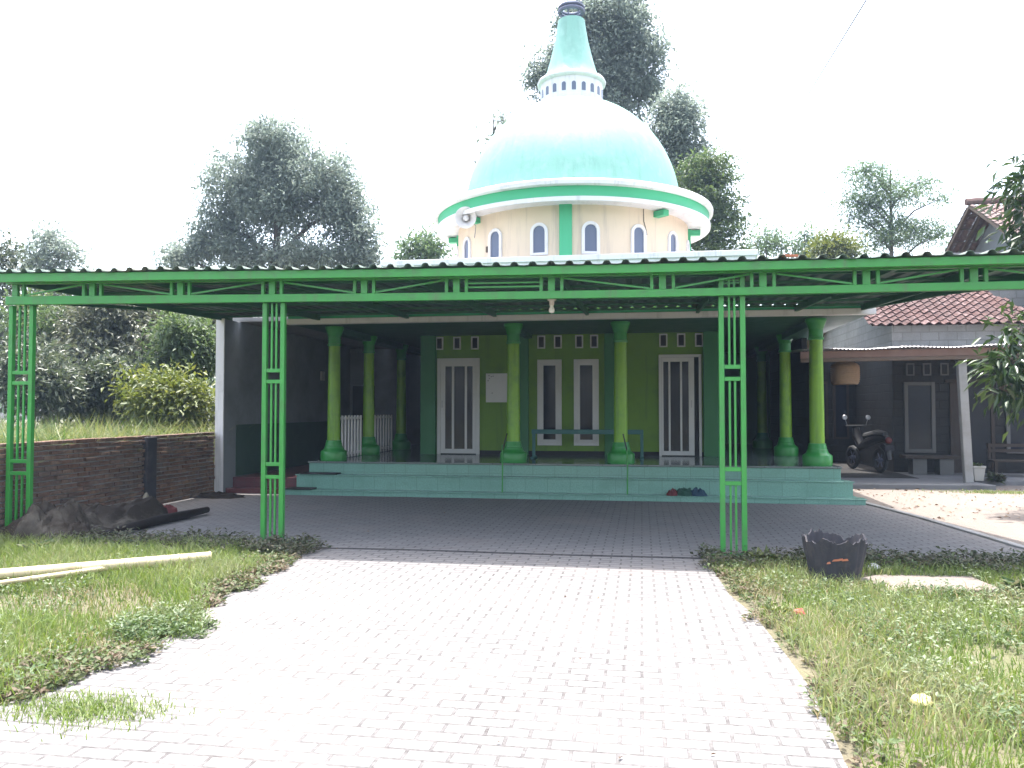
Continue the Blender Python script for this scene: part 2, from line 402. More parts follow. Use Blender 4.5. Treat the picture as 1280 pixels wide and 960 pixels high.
def inpoly(P, poly):
    x, y = P[:, 0], P[:, 1]; ins = np.zeros(len(P), bool); n = len(poly)
    for i in range(n):
        x0, y0 = poly[i]; x1, y1 = poly[(i + 1) % n]
        c = ((y0 > y) != (y1 > y)) & (x < (x1 - x0) * (y - y0) / ((y1 - y0) if y1 != y0 else 1e-9) + x0)
        ins ^= c
    return ins
def sines(P, seed, f):
    r = np.random.default_rng(seed); v = np.zeros(len(P))
    for k in range(7):
        a = r.uniform(0, 2 * math.pi); ff = f * r.uniform(.6, 2.4)
        v += np.sin((P[:, 0] * math.cos(a) + P[:, 1] * math.sin(a)) * ff + r.uniform(0, 6.28)) / 7
    return v
def scatter(poly, n, jag=.1):
    p = np.array(poly); lo, hi = p.min(0) - jag, p.max(0) + jag
    P = NP.uniform(lo, hi, (n, 2))
    J = P + np.stack([sines(P, 3, 9), sines(P, 4, 9)], 1) * jag * 2.2
    return P[inpoly(J, poly)]
def blades(name, P, z, h, w, tint, lean=.5):
    """grass blades: bent 3-segment strips"""
    n = len(P); a = NP.uniform(0, 2 * math.pi, n); d = np.stack([np.cos(a), np.sin(a), np.zeros(n)], 1)
    b = NP.uniform(0, 2 * math.pi, n); s = np.stack([np.cos(b), np.sin(b), np.zeros(n)], 1) * (w / 2)[:, None]
    base = np.concatenate([P, np.full((n, 1), z) if np.isscalar(z) else z[:, None]], 1)
    up = np.array([[0, 0, 1.]]); H = h[:, None]; ln = (lean * NP.uniform(.2, 1.2, n))[:, None]
    m = base + up * H * .55 + d * H * ln * .3; t = base + up * H * (1 - .3 * ln) + d * H * ln
    V = np.stack([base - s, base + s, m + s * .8, m - s * .8, t], 1).reshape(-1, 3)
    k = np.arange(n)[:, None] * 5
    q = (k + np.array([[0, 1, 2, 0, 2, 3, 3, 2, 4]])).reshape(-1)
    me = bpy.data.meshes.new(name)
    me.vertices.add(n * 5); me.vertices.foreach_set('co', V.astype(np.float32).ravel())
    me.loops.add(n * 9); me.loops.foreach_set('vertex_index', q.astype(np.int32))
    me.polygons.add(n * 3); me.polygons.foreach_set('loop_start', (np.arange(n * 3) * 3).astype(np.int32))
    me.update(calc_edges=True)
    at_ = me.attributes.new('tint', 'FLOAT', 'POINT'); at_.data.foreach_set('value', np.repeat(tint, 5).astype(np.float32))
    return me
def weeds(name, P, z, h, leaf, tint, width=.5, per=7):
    """low broad-leaved plants: tufts of leaves at each point"""
    n = len(P); k = n * per
    base = np.repeat(np.concatenate([P, np.full((n, 1), z)], 1), per, axis=0)
    hh = np.repeat(h, per) * NP.uniform(.1, 1, k)
    a = NP.uniform(0, 2 * math.pi, k); out = np.stack([np.cos(a), np.sin(a), NP.uniform(-.15, .7, k)], 1)
    rad_ = np.repeat(h, per) * NP.uniform(0, .7, k)
    C = base + out * np.stack([rad_, rad_, np.zeros(k)], 1); C[:, 2] += hh
    return leaves_mesh(name, C, norm(out), leaf * NP.uniform(.6, 1.35, k), width, np.clip(np.repeat(tint, per) * .7 + NP.random(k) * .3, 0, 1))

# ================================================================== SETTING
g = MB(); g.add([(-95, -40, 0), (95, -40, 0), (95, 110, 0), (-95, 110, 0)], [(0, 1, 2, 3)])
tag(g.build('ground', GROUND), kind='structure')
# raised garden soil behind the brick wall
gb = MB(); gb.prism([(-60, 4), (-7.99, 4), (-7.99, 13.85), (-8.0, 60), (-60, 60)], -.2, .55)
tag(gb.build('terrain', GROUND), kind='structure')
# forecourt + driveway as one paving sheet
pv = MB()
outline = [(-3.35, -2), (.86, -2), (.88, 3.8), (.93, 4.6), (.9, 5.3), (.84, 6.3), (.72, 7.0), (.66, 8.55), (4.5, 8.75), (4.28, 9.3), (4.16, 9.9), (4.05, 11), (3.9, 12.3), (3.72, 13.4), (3.5, 14.45),
           (3.45, 15.0), (-7.84, 15.0), (-7.84, 8.55), (-3.6, 8.55), (-3.62, 7.6), (-3.5, 6.6), (-3.38, 5.8), (-3.2, 5.1), (-3.25, 4.4), (-3.35, 3.7)]
pv.add([(x, y, .012) for x, y in outline], [list(range(len(outline)))])
tag(pv.build('pavement', PAVE), kind='structure')
kb = MB()
kedge = [(4.55, 8.7), (4.31, 9.3), (4.19, 9.9), (4.08, 11), (3.93, 12.3), (3.75, 13.4), (3.53, 14.6)]
kp = [(x, y) for x, y in kedge] + [(x + .10, y + .02) for x, y in reversed(kedge)]
kb.prism(kp, -.1, .03)
tag(kb.build('kerb', M['concrete'], bevel=.008), kind='structure')
sd = MB()
sp = [(3.6, 14.8), (3.86, 13.4), (4.04, 12.3), (4.19, 11), (4.3, 9.9), (4.42, 9.3), (4.7, 8.6), (30, 8.3), (30, 24), (3.5, 24), (3.5, 15)]
sd.add([(x, y, .006) for x, y in sp], [list(range(len(sp)))])
tag(sd.build('sandy_yard', SAND), kind='structure')
cs = MB(); cs.prism([(2.02, 7.25), (3.05, 7.5), (3.0, 8.05), (2.2, 8.0), (1.9, 7.75)], -.05, .03)
tag(cs.build('path', SAND, bevel=.01), kind='structure')

jb = MB(); jp = [(-3.9, 8.58), (-2.5, 8.64), (-1, 8.60), (.4, 8.63), (1.2, 8.62)]
for (x0, y0), (x1, y1) in zip(jp[:-1], jp[1:]): jb.add([(x0, y0 - .018, .017), (x1, y1 - .018, .017), (x1, y1 + .02, .017), (x0, y0 + .02, .017)], [(0, 1, 2, 3)])
tag(jb.build('pavement_joint', M['charred']), kind='structure')

# ================================================================== MOSQUE
FZ = .59
mosque = thing('mosque', (-1.5, 14, 0), 'green village mosque with mint dome, lime columns and tiled steps under the metal canopy', 'mosque')
st = MB()
for (x0, x1, y0, z1) in ((-6.50, 3.60, 13.85, .09), (-6.37, 3.48, 14.15, .345), (-6.25, 3.36, 14.45, FZ - .035)):
    st.box(x0, x1, y0, 24.5 if z1 > .5 else 15.2, -.05, z1)
st.build('step', STEPT, mosque, .008)
nb = MB()
for (x0, x1, y0, z1) in ((-6.52, 3.62, 13.83, .09), (-6.39, 3.50, 14.13, .345)):
    nb.box(x0, x1, y0, y0 + .31, z1 + .002, z1 + .018)
nb.build('step_tread', STEPT, mosque, .004)
ft = MB(); ft.box(-6.27, 3.38, 14.43, 24.5, FZ - .03, FZ); ft.build('floor', FLOOR, mosque, .004)
# hall walls
HX0, HX1, HY = -4.8, 1.69, 17.2
hw = MB(); hw.box(HX0, HX1, HY, 23.8, FZ + .002, 4.56); hw.build('wall', M['wall_lime'], mosque)
sk = MB(); sk.box(HX0 + .34, HX1 - .42, HY - .012, HY + .01, FZ + .001, FZ + .09); sk.build('skirting', M['dark'], mosque)
for x0, x1 in ((HX0 - .01, -4.475), (1.275, HX1 + .01), (-2.70, -2.42), (-.78, -.54)):
    p = MB(); p.box(x0, x1, HY - (.13 if x0 < -4 or x0 > 1 else .06), HY + .02, FZ + .002, 3.2); p.build('pilaster', M['wall_green'], mosque, .006)
for xa in (HX0 - .012, HX1 + .002):
    sidew = MB(); sidew.box(xa, xa + .01, HY - .1, 23.8, FZ + .003, 3.2); sidew.build('side_wall', M['wall_green'], mosque)
rw_ = MB(); rw_.box(HX1 + .013, 3.62, 23.6, 23.78, FZ + .003, 3.34); rw_.build('rear_wall', M['wall_green'], mosque)
par = MB(); par.box(-5.62, 2.32, 16.85, 24.2, 4.57, 4.80); par.box(-5.66, 2.36, 16.81, 24.24, 4.72, 4.84); par.build('parapet', M['white'], mosque, .01)
# veranda roof, fascia, beams
vr = MB(); vr.box(-6.62, 3.84, 14.40, 24.4, 3.20, 3.34); vr.build('veranda_roof', M['beam_green'], mosque)
fs = MB(); fs.box(-6.64, 3.90, 14.30, 14.398, 3.29, 3.36); fs.box(3.845, 3.90, 14.40, 24.4, 3.29, 3.36); fs.build('fascia', M['band_green'], mosque, .004)
fm = MB(); fm.box(-6.66, 3.92, 14.27, 14.42, 3.185, 3.288); fm.build('moulding', M['white'], mosque, .006)
bmn = MB()
for x in (-5.9, 3.05): bmn = MB(); bmn.box(x - .09, x + .09, 14.7, 24.2, 3.06, 3.19); bmn.build('beam', M['beam_green'], mosque, .008)
for x in (-2.4, -.4): bmn = MB(); bmn.box(x - .08, x + .08, 15.1, HY - .14, 3.10, 3.19); bmn.build('beam', M['beam_green'], mosque, .008)
# columns
def column(x, y):
    shaft = MB(); shaft.lathe([(.125, FZ + .36), (.122, 1.6), (.110, 2.83)], (x, y, 0), 28)
    s = shaft.build('column', M['col_shaft'], mosque)
    b = MB(); b.lathe([(.0, FZ + .001), (.245, FZ + .001), (.25, FZ + .02), (.25, FZ + .165), (.238, FZ + .185), (.20, FZ + .21), (.175, FZ + .25), (.172, FZ + .275), (.16, FZ + .285), (.158, FZ + .33), (.148, FZ + .345), (.146, FZ + .385), (.12, FZ + .39)], (x, y, 0), 32)
    b.build('column_base', M['col_base'], s)
    c = MB(); c.lathe([(.11, 2.80), (.13, 2.805), (.135, 2.84), (.12, 2.85), (.12, 2.99), (.135, 3.01), (.14, 3.04), (.155, 3.08), (.17, 3.12), (.18, 3.13), (.18, 3.178), (0, 3.18)], (x, y, 0), 32)
    c.build('column_capital', M['col_base'], s)
for x, y in ((-5.9, 14.8), (-2.37, 14.8), (-.38, 14.8), (3.05, 14.8), (-5.9, 16.8), (-5.9, 19.2), (-5.9, 22), (3.05, 17.9), (3.05, 21.3)): column(x, y)
# doors
def sash(x0, x1, z0, z1, y, th, st_, panes, name, parent, handle=None):
    """white frame with panes; panes as list of (x0,x1)"""
    f = MB()
    f.box(x0, x1, y - th, y, z1 - st_, z1); f.box(x0, x1, y - th, y, z0, z0 + st_)
    xs = [x0] + [v for p in panes for v in p] + [x1]
    for i in range(0, len(xs), 2): f.box(xs[i], xs[i + 1], y - th, y, z0 + st_, z1 - st_)
    o = f.build(name, M['white_frame'], parent, .005)
    for a, b in panes:
        g_ = MB(); g_.box(a - .002, b + .002, y - th * .45, y - th * .3, z0 + st_ - .002, z1 - st_ + .002); g_.build('pane', M['glass'], o)
    if handle:
        h = MB(); h.bar((handle, y - th - .03, z0 + 1.0), (handle, y - th - .03, z0 + 1.16), .018, .018); h.bar((handle, y - th - .03, z0 + 1.02), (handle, y - th, z0 + 1.02), .014, .014); h.bar((handle, y - th - .03, z0 + 1.14), (handle, y - th, z0 + 1.14), .014, .014)
        h.build('handle', M['mirror'], o)
    return o
def surround(x0, x1, z0, z1, w, y, d, parent, name, bottom=True):
    f = MB(); f.box(x0, x0 + w, y - d, y + .01, z0, z1); f.box(x1 - w, x1, y - d, y + .01, z0, z1); f.box(x0 + w, x1 - w, y - d, y + .01, z1 - w, z1)
    if bottom: f.box(x0 + w, x1 - w, y - d, y + .01, z0, z0 + w)
    return f.build(name, M['white_frame'], parent, .005)
surround(-4.45, -3.50, FZ + .002, 2.70, .075, HY, .055, mosque, 'door_frame', False)
sash(-4.372, -3.578, FZ + .02, 2.622, HY - .012, .035, .10, ((-4.27, -4.12), (-4.07, -3.83), (-3.78, -3.655)), 'door', mosque, -4.33)
surround(.36, 1.24, FZ + .002, 2.73, .055, HY, .055, mosque, 'door_frame', False)
dk = MB(); dk.box(.415, 1.185, HY - .008, HY - .004, FZ + .003, 2.675); dk.build('doorway', M['dark'], mosque)
sash(.418, 1.09, FZ + .02, 2.67, HY - .014, .035, .09, ((.455, .56), (.60, .80), (.84, .975)), 'door', mosque, 1.03)
for x0, x1 in ((-2.225, -1.70), (-1.435, -.905)):
    surround(x0, x1, .80, 2.65, .05, HY, .05, mosque, 'window_frame')
    sash(x0 + .052, x1 - .052, .852, 2.598, HY - .01, .03, .075, ((x0 + .13, x1 - .13),), 'window', mosque)
for xc in (-4.41, -4.01, -3.61, -2.14, -1.78, -1.32, -1.0, .46, .83, 1.2):
    o = surround(xc - .085, xc + .085, 2.89, 3.175, .028, HY, .035, mosque, 'vent_frame')
    v = MB(); v.box(xc - .055, xc + .055, HY - .012, HY - .004, 2.92, 3.145); v.build('vent_opening', M['dark'], o)
# ---- drum, cornice, dome
DC = Vector((-1.745, 20.4, 0))
dr = MB(); dr.lathe([(2.91, 4.6), (2.91, 6.2)], DC, 96); drum = dr.build('drum', M['cream'], mosque)
def on_drum(r, deg, z): t = rad(deg); return Vector((DC.x + r * math.sin(t), DC.y - r * math.cos(t), z))
def arched(w, h, n=10):
    pts = [(-w / 2, 0), (w / 2, 0)]
    for k in range(n + 1):
        t = math.pi * k / n; pts.append((w / 2 * math.cos(t), h - w / 2 + w / 2 * math.sin(t)))
    return pts
def arch_panel(r, deg, z0, w, h, depth, inner=None):
    """arched solid (or arched ring with inner (w,h,z)) standing proud of a round wall"""
    mb = MB(); t = rad(deg); rt = Vector((math.cos(t), math.sin(t), 0)); outd = Vector((math.sin(t), -math.cos(t), 0)); c = on_drum(r, deg, z0)
    A = arched(w, h)
    P = lambda p, d: c + rt * p[0] + Vector((0, 0, p[1])) + outd * d
    n = len(A)
    if inner is None:
        vs = [P(p, -.06) for p in A] + [P(p, depth) for p in A]
        mb.add(vs, [list(range(n))[::-1], list(range(n, 2 * n))] + [(i, (i + 1) % n, (i + 1) % n + n, i + n) for i in range(n)])
    else:
        B = [(x, z + inner[2]) for x, z in arched(inner[0], inner[1])]
        vs = [P(p, -.06) for p in A] + [P(p, depth) for p in A] + [P(p, -.06) for p in B] + [P(p, depth) for p in B]
        fs_ = []
        for i in range(n):
            j = (i + 1) % n
            fs_ += [(i, j, j + n, i + n), (i + n, j + n, j + 3 * n, i + 3 * n), (i + 2 * n, i + 3 * n, j + 3 * n, j + 2 * n), (i, i + 2 * n, j + 2 * n, j)]
        mb.add(vs, fs_)
    return mb
for k in range(16):
    a = 13.0 + 22.5 * k
    f = arch_panel(2.90, a, 4.99, .41, .73, .05, (.265, .60, .06)).build('drum_window', M['white'], mosque, .008)
    arch_panel(2.90, a, 5.045, .269, .604, .014).build('pane', M['glass_blue'], f)
for k in range(4):
    mb = MB(); a = 90 * k + 2.2
    t = rad(a); rt = Vector((math.cos(t), math.sin(t), 0)); od = Vector((math.sin(t), -math.cos(t), 0))
    c = on_drum(2.88, a, 0)
    vs = [c + rt * s * .14 + od * d + Vector((0, 0, z)) for z in (4.6, 6.12) for s, d in ((-1, 0), (1, 0), (1, .10), (-1, .10))]
    mb.add(vs, [(3, 2, 1, 0), (4, 5, 6, 7), (0, 1, 5, 4), (1, 2, 6, 5), (2, 3, 7, 6), (3, 0, 4, 7)])
    mb.build('drum_pilaster', M['band_green'], mosque, .006)
for k in range(8):
    a = 45 * k + 1; t = rad(a); od = Vector((math.sin(t), -math.cos(t), 0))
    if k == 0: continue
    mb = MB(); mb.bar(on_drum(2.89, a, 6.0), on_drum(3.22, a, 6.0), .17, .13); mb.build('bracket', M['band_green'], mosque, .006)
co = MB(); co.lathe([(2.86, 6.09), (3.30, 6.085), (3.42, 6.04), (3.455, 6.045), (3.46, 6.13), (3.42, 6.15)], DC, 128); co.build('cornice_lip', M['white'], mosque)
co = MB(); co.lathe([(3.415, 6.12), (3.405, 6.16), (3.425, 6.37), (3.45, 6.40)], DC, 128); co.build('cornice_band', M['band_green'], mosque)
co = MB(); co.lathe([(3.43, 6.372), (3.49, 6.378), (3.52, 6.40), (3.53, 6.48), (3.51, 6.515), (3.40, 6.53), (2.74, 6.56)], DC, 128); co.build('cornice_rim', M['white'], mosque)
dm = MB(); prof = []
for k in range(41):
    t = math.pi / 2 * k / 40; prof.append((2.74 * math.cos(t) ** .97 if k < 40 else 0, 6.52 + 2.95 * math.sin(t)))
dm.lathe(prof, DC, 128); dm.build('dome', M['dome_green'], mosque)
la = MB(); la.lathe([(.80, 9.265), (.80, 9.915)], DC, 64); la.build('lantern', M['white'], mosque)
for k in range(20):
    a = 9 + 18 * k
    arch_panel(.795, a, 9.515, .105, .22, .012).build('lantern_window', M['glass_blue'], mosque)
lr = MB(); lr.lathe([(.79, 9.885), (.84, 9.895), (.875, 9.925), (.885, 9.965), (.86, 10.005), (.74, 10.035)], DC, 64); lr.build('lantern_rim', M['white'], mosque)
sp_ = MB(); sp_.lathe([(.78, 9.995), (.70, 10.095), (.63, 10.295), (.565, 10.515), (.495, 10.795), (.435, 11.055), (.385, 11.335), (.345, 11.615), (.30, 11.635), (.0, 11.645)], DC, 64); sp_.build('spire', M['dome_green'], mosque)
ri = MB()
ri.tube([DC + Vector((.30 * math.cos(t), .30 * math.sin(t), 11.865)) for t in [2 * math.pi * k / 32 for k in range(33)]], .055, 10)
ri.tube([DC + Vector((.31 * math.cos(t), .31 * math.sin(t), 11.965)) for t in [2 * math.pi * k / 32 for k in range(33)]], .04, 10)
for k in range(6):
    t = k * math.pi / 3 + .3; ri.bar(DC + Vector((.22 * math.cos(t), .22 * math.sin(t), 11.595)), DC + Vector((.29 * math.cos(t), .29 * math.sin(t), 11.885)), .03, .03)
for k in range(4): ri.bar(DC + Vector((.14 + .045 * k, -.26 + .05 * k, 11.885)), DC + Vector((.15 + .047 * k, -.26 + .05 * k, 12.435)), .018, .018)
ri.build('finial', M['iron'], mosque)
vb = MB(); p = on_drum(2.92, -36.5, 5.28); vb.box(p.x - .05, p.x + .05, p.y - .05, p.y + .03, 5.2, 5.33); vb.build('junction_box', M['wood'], mosque, .004)
cw = MB(); p0 = on_drum(2.94, 38, 6.08)
cw.tube([p0, on_drum(2.93, 38.3, 5.8), on_drum(2.93, 39.5, 5.62), on_drum(2.93, 40, 5.5)], .008, 5); cw.build('hanging_wire', M['cable'], mosque)

# loudspeaker under the rim
hp = at(582, 272, 17.75)
ls = thing('loudspeaker', hp, 'pale grey horn loudspeaker hung below the dome rim', 'loudspeaker')
mt = (Vector((.08, -1, -.12))).normalized().to_track_quat('Z', 'Y').to_matrix()
hb = MB(); hb.lathe([(.045, -.34), (.05, -.28), (.08, -.20), (.135, -.10), (.19, -.03), (.238, 0), (.248, .012), (.235, .016), (.185, -.02), (.12, -.09), (.06, -.19), (.03, -.24)], hp, 36, mtx=mt); hb.build('horn', M['horn'], ls)
hd = MB(); hd.lathe([(0, -.13), (.055, -.125), (.07, -.09), (.065, -.05), (.035, -.025), (0, -.02)], hp, 20, mtx=mt); hd.build('horn_throat', M['horn'], ls)
dv = MB(); dv.lathe([(0, -.46), (.07, -.455), (.08, -.44), (.08, -.35), (.05, -.33)], hp, 20, mtx=mt); dv.build('driver', M['horn'], ls)
br = MB(); br.bar(hp + Vector((0, .2, .02)), hp + Vector((.03, .32, .28)), .03, .012); br.tube([hp + Vector((.05, .3, 0)), hp + Vector((.2, .2, -.15)), hp + Vector((.17, .25, -.32)), hp + Vector((.1, .5, -.36))], .008, 5); br.build('bracket', M['iron'], ls)

# notice board, rail bar, poles, mats, cloths
nbd = thing('notice_board', (-3.1, HY - .01, 2.05), 'plain white notice board on the lime wall between left door and column', 'notice board')
b = MB(); b.box(-3.36, -2.74, HY - .03, HY - .002, 1.73, 2.36); b.build('board', M['paper'], nbd, .004)
b = MB()
for x, z in ((-3.29, 2.31), (-3.24, 2.29), (-3.2, 2.30), (-3.28, 2.25), (-3.31, 2.2), (-3.22, 1.93)): b.box(x - .012, x + .012, HY - .034, HY - .031, z - .008, z + .008)
b.build('marks', M['ink'], nbd)
rb = thing('prayer_barrier', (-1.1, 16.1, FZ), 'dark teal low rail barrier on the veranda before the two windows', 'barrier')
b = MB(); b.box(-2.2, .03, 16.06, 16.13, 1.08, 1.17); b.build('rail', M['teal'], rb, .006)
for x in (-2.19, -.03):
    b = MB(); b.box(x, x + .06, 16.065, 16.125, FZ + .03, 1.079); b.build('leg', M['teal'], rb, .004)
    b = MB(); b.box(x - .01, x + .07, 15.86, 16.34, FZ + .002, FZ + .03); b.build('foot', M['teal'], rb, .004)
for x, lab, stick in ((-2.44, 'thin green pole on the steps by the second column, black stick beside its top', 1), (-.25, 'thin green pole on the steps by the third column from the left', 0)):
    t = thing('step_pole', (x, 13.99, .108), lab, 'pole')
    b = MB(); b.tube([(x, 13.99, .109), (x + .004, 13.99, .52), (x, 13.985, .95 if stick else .88)], .013, 8); b.build('pole', M['steel_green'], t)
    b = MB(); b.tube([(x, 13.985, .85), (x + (.09 if stick else -.07), 13.98, 1.15)], .012, 7); b.build('stick', M['rubber'], t)
for (x0, x1, y0, y1, z, lab) in ((-6.3, -5.6, 14.17, 14.42, .365, 'black doormat on the upper left step'), (-6.45, -5.95, 13.86, 14.12, .11, 'black doormat on the lowest left step')):
    b = MB(); b.box(x0, x1, y0 - .05, y1, z, z + .022); tag(b.build('doormat', M['mat'], bevel=.006, origin_at=((x0 + x1) / 2, y0, z)), lab, 'doormat')
def lump(name, c, rx, ry, rz, mat, parent=None, seed=0, n=18, label=None, cat=None):
    """a crumpled heap: half ellipsoid disturbed by noise"""
    mb = MB(); vs = []; fs_ = []
    for i in range(n + 1):
        for k in range(2 * n):
            u = i / n; t = math.pi * k / n
            r = u; z = max(0, 1 - u * u) ** .6
            q = Vector((math.cos(t) * r * 2 + seed, math.sin(t) * r * 2, seed * .7))
            d = 1 + .35 * mnoise.noise(q * 1.3)
            zz = z * (1 + .7 * mnoise.noise(q * 2.1 + Vector((5, 0, 0)))) + .12 * mnoise.noise(q * 6)* (1 - u ** 4)
            vs.append((c[0] + rx * r * d * math.cos(t), c[1] + ry * r * d * math.sin(t), c[2] + rz * max(0, zz)))
    for i in range(n):
        for k in range(2 * n):
            k2 = (k + 1) % (2 * n); fs_.append((i * 2 * n + k, (i + 1) * 2 * n + k, (i + 1) * 2 * n + k2, i * 2 * n + k2))
    mb.add(vs, fs_, True)
    o = mb.build(name, mat, parent, origin_at=None if parent is not None else c, autosmooth=50)
    if label: tag(o, label, cat)
    return o
cl = thing('cloth_heap', (.72, 13.98, .11), 'dropped red, green and blue cloth on the lowest mosque step', 'cloth')
lump('red_cloth', (.52, 13.97, .11), .10, .10, .09, M['cloth_red'], cl, 1)
lump('green_cloth', (.71, 13.98, .11), .16, .11, .11, M['cloth_green'], cl, 2)
lump('blue_cloth', (.93, 13.98, .11), .15, .10, .095, M['cloth_blue'], cl, 3)
# white barred barriers on the left of the veranda
def barrier(y0, y1, lab):
    t = thing('picket_barrier', (-5.95, (y0 + y1) / 2, FZ), lab, 'barrier')
    b = MB(); b.box(-5.99, -5.95, y0, y1, FZ + .78, FZ + .83); b.box(-5.99, -5.95, y0, y1, FZ + .06, FZ + .11); b.build('rail', M['white'], t)
    b = MB(); n = 8
    for k in range(n):
        y = y0 + .03 + (y1 - y0 - .06) * k / (n - 1); b.box(-5.945, -5.915, y - .028, y + .028, FZ + .01, FZ + .86)
    b.build('picket', M['white'], t, .004)
barrier(15.12, 16.42, 'white picket barrier between the first and second left columns')
barrier(17.1, 18.55, 'white picket barrier between the second and third left columns')

# ================================================================== ANNEX (left)
ann = thing('annex_building', (-7.0, 16, 0), 'grey plastered annex with red tiled plinth and dark green dado left of the mosque', 'building')
b = MB(); b.box(-7.86, -7.70, 13.90, 24, -.05, 3.27); b.build('wall', M['grey_plaster'], ann, .008)
b = MB(); b.box(-7.863, -7.70, 13.87, 13.898, -.05, 3.275); b.build('end_face', M['white'], ann)  # daylight on the grey wall's end, painted as white
b = MB(); b.box(-7.698, -7.685, 14.35, 20, .30, 1.28); b.build('dado', M['dado'], ann)
b = MB(); b.box(-7.698, -6.40, 14.25, 24, -.05, .285); b.box(-7.698, -6.54, 13.98, 14.248, -.05, .10); b.build('plinth', REDT, ann, .006)
b = MB(); b.box(-7.698, -4.83, 23.7, 23.9, .0, 3.36); b.build('back_wall', M['grey_plaster'], ann)
b = MB(); b.box(-7.698, -6.3, 20.4, 20.5, .286, 3.18); b.build('inner_wall', M['grey_plaster'], ann)
b = MB(); b.box(-7.6, -7.0, 20.37, 20.398, 1.3, 2.2); b.build('window', M['dark'], ann)
b = MB(); b.box(-7.9, -6.68, 14.5, 24, 3.28, 3.36); b.build('roof', M['concrete'], ann)
b = MB(); b.box(-7.698, -7.66, 18.4, 18.62, 2.28, 2.5); sw = b.build('wall_box', M['paper'], None, .006, origin_at=(-7.68, 18.5, 2.39))
tag(sw, 'small white box fixed high on the dark annex wall beside the corner column', 'wall box')

# ================================================================== CANOPY
can = thing('metal_canopy', (-1.5, 8.8, 0), 'long green steel canopy with lattice beam and corrugated roof before the mosque', 'canopy')
KX = [-7.85, -2.6, 0, 4.95]                                                # the beam is not quite straight
def lin(zs, x): return float(np.interp(x, KX, zs))
FT, FB, CT, CB = [3.235, 3.145, 3.124, 3.10], [3.127, 3.053, 3.03, 3.015], [2.978, 2.90, 2.876, 2.873], [2.872, 2.81, 2.79, 2.788]
def zr(y, x=-1.): return lin(FT, x) + .004 + (y - 8.55) * (3.355 - lin(FT, x)) / (14.35 - 8.55)     # underside of the sheet
def sweep(x0, x1, y0, y1, zb, zt):
    xs = [x0] + [k for k in KX if x0 < k < x1] + [x1]; mb = MB(); vs = []
    for x in xs: vs += [(x, y0, lin(zb, x)), (x, y1, lin(zb, x)), (x, y1, lin(zt, x)), (x, y0, lin(zt, x))]
    f = [(3, 2, 1, 0), tuple(len(vs) - 4 + k for k in range(4))]
    for i in range(len(xs) - 1):
        for k in range(4): f.append((i * 4 + k, i * 4 + (k + 1) % 4, i * 4 + 4 + (k + 1) % 4, i * 4 + 4 + k))
    return mb.add(vs, f)
def rear(x): return 14.38 if x < 3.75 else max(8.7, 14.38 - (x - 3.75) * 5.6)
cr = MB(); prof = []
x = -7.85
while x < 4.85:
    for dx, dz in ((0, 0), (.045, .004), (.065, .036), (.09, .042), (.115, .036), (.135, .004)): prof.append((x + dx, dz))
    x += .20
vs = []; fs_ = []; ny = 7
for i, (px, dz) in enumerate(prof):
    sag = .006 * math.sin(px * 2.1) + .004 * math.sin(px * 5.3)
    for k in range(ny):
        y = 8.55 + (rear(px) - 8.55) * k / (ny - 1)
        vs.append((px, y, zr(y, px) + dz + sag * (1 - k / ny)))
for i in range(len(prof) - 1):
    for k in range(ny - 1): fs_.append((i * ny + k, (i + 1) * ny + k, (i + 1) * ny + k + 1, i * ny + k + 1))
cr.add(vs, fs_, True)
ro = cr.build('roof_sheet', M['zinc'], can, autosmooth=30)
sm = ro.modifiers.new('solid', 'SOLIDIFY'); sm.thickness = .004; sm.offset = 1
YB = 8.80
b = sweep(-7.80, 4.9, YB - .03, YB + .03, CB, CT); b.build('bottom_chord', M['steel_green'], can, .006)
b = sweep(-7.80, 4.78, 8.60, 8.66, FB, FT); b.build('fascia_chord', M['steel_green'], can, .006)
b = sweep(-7.80, 4.75, YB - .03, YB + .03, FB, [z - .012 for z in FT]); b.build('top_chord', M['steel_green'], can, .006)
UX = [-7.68, -6.62, -5.45, -4.28, -3.15, -2.06, -.98, .23, 1.28, 2.32, 3.36, 4.45]
for i, ux in enumerate(UX):
    for dx, w in ((-.115, .035), (0, .075), (.115, .035)):
        if i == 0 and dx < 0: continue
        b = MB(); b.box(ux + dx - w / 2, ux + dx + w / 2, YB - .02, YB + .02, lin(CT, ux + dx) + .001, lin(FB, ux + dx) - .001); b.build('upright', M['steel_green'], can)
for i in range(len(UX) - 1):
    x0, x1 = UX[i] + .135, UX[i + 1] - .135
    b = MB()
    if i == 5:
        for z in (.055, .10): b.bar((x0, YB, lin(CT, x0) + z), (x1, YB, lin(CT, x1) + z), .018, .018)
    else:
        up = i in (0, 2, 4, 7, 9)
        b.bar((x0, YB, lin(CT, x0) + .012 if up else lin(FB, x0) - .012), (x1, YB, lin(FB, x1) - .012 if up else lin(CT, x1) + .012), .02, .02)
    b.build('brace', M['steel_green'], can)
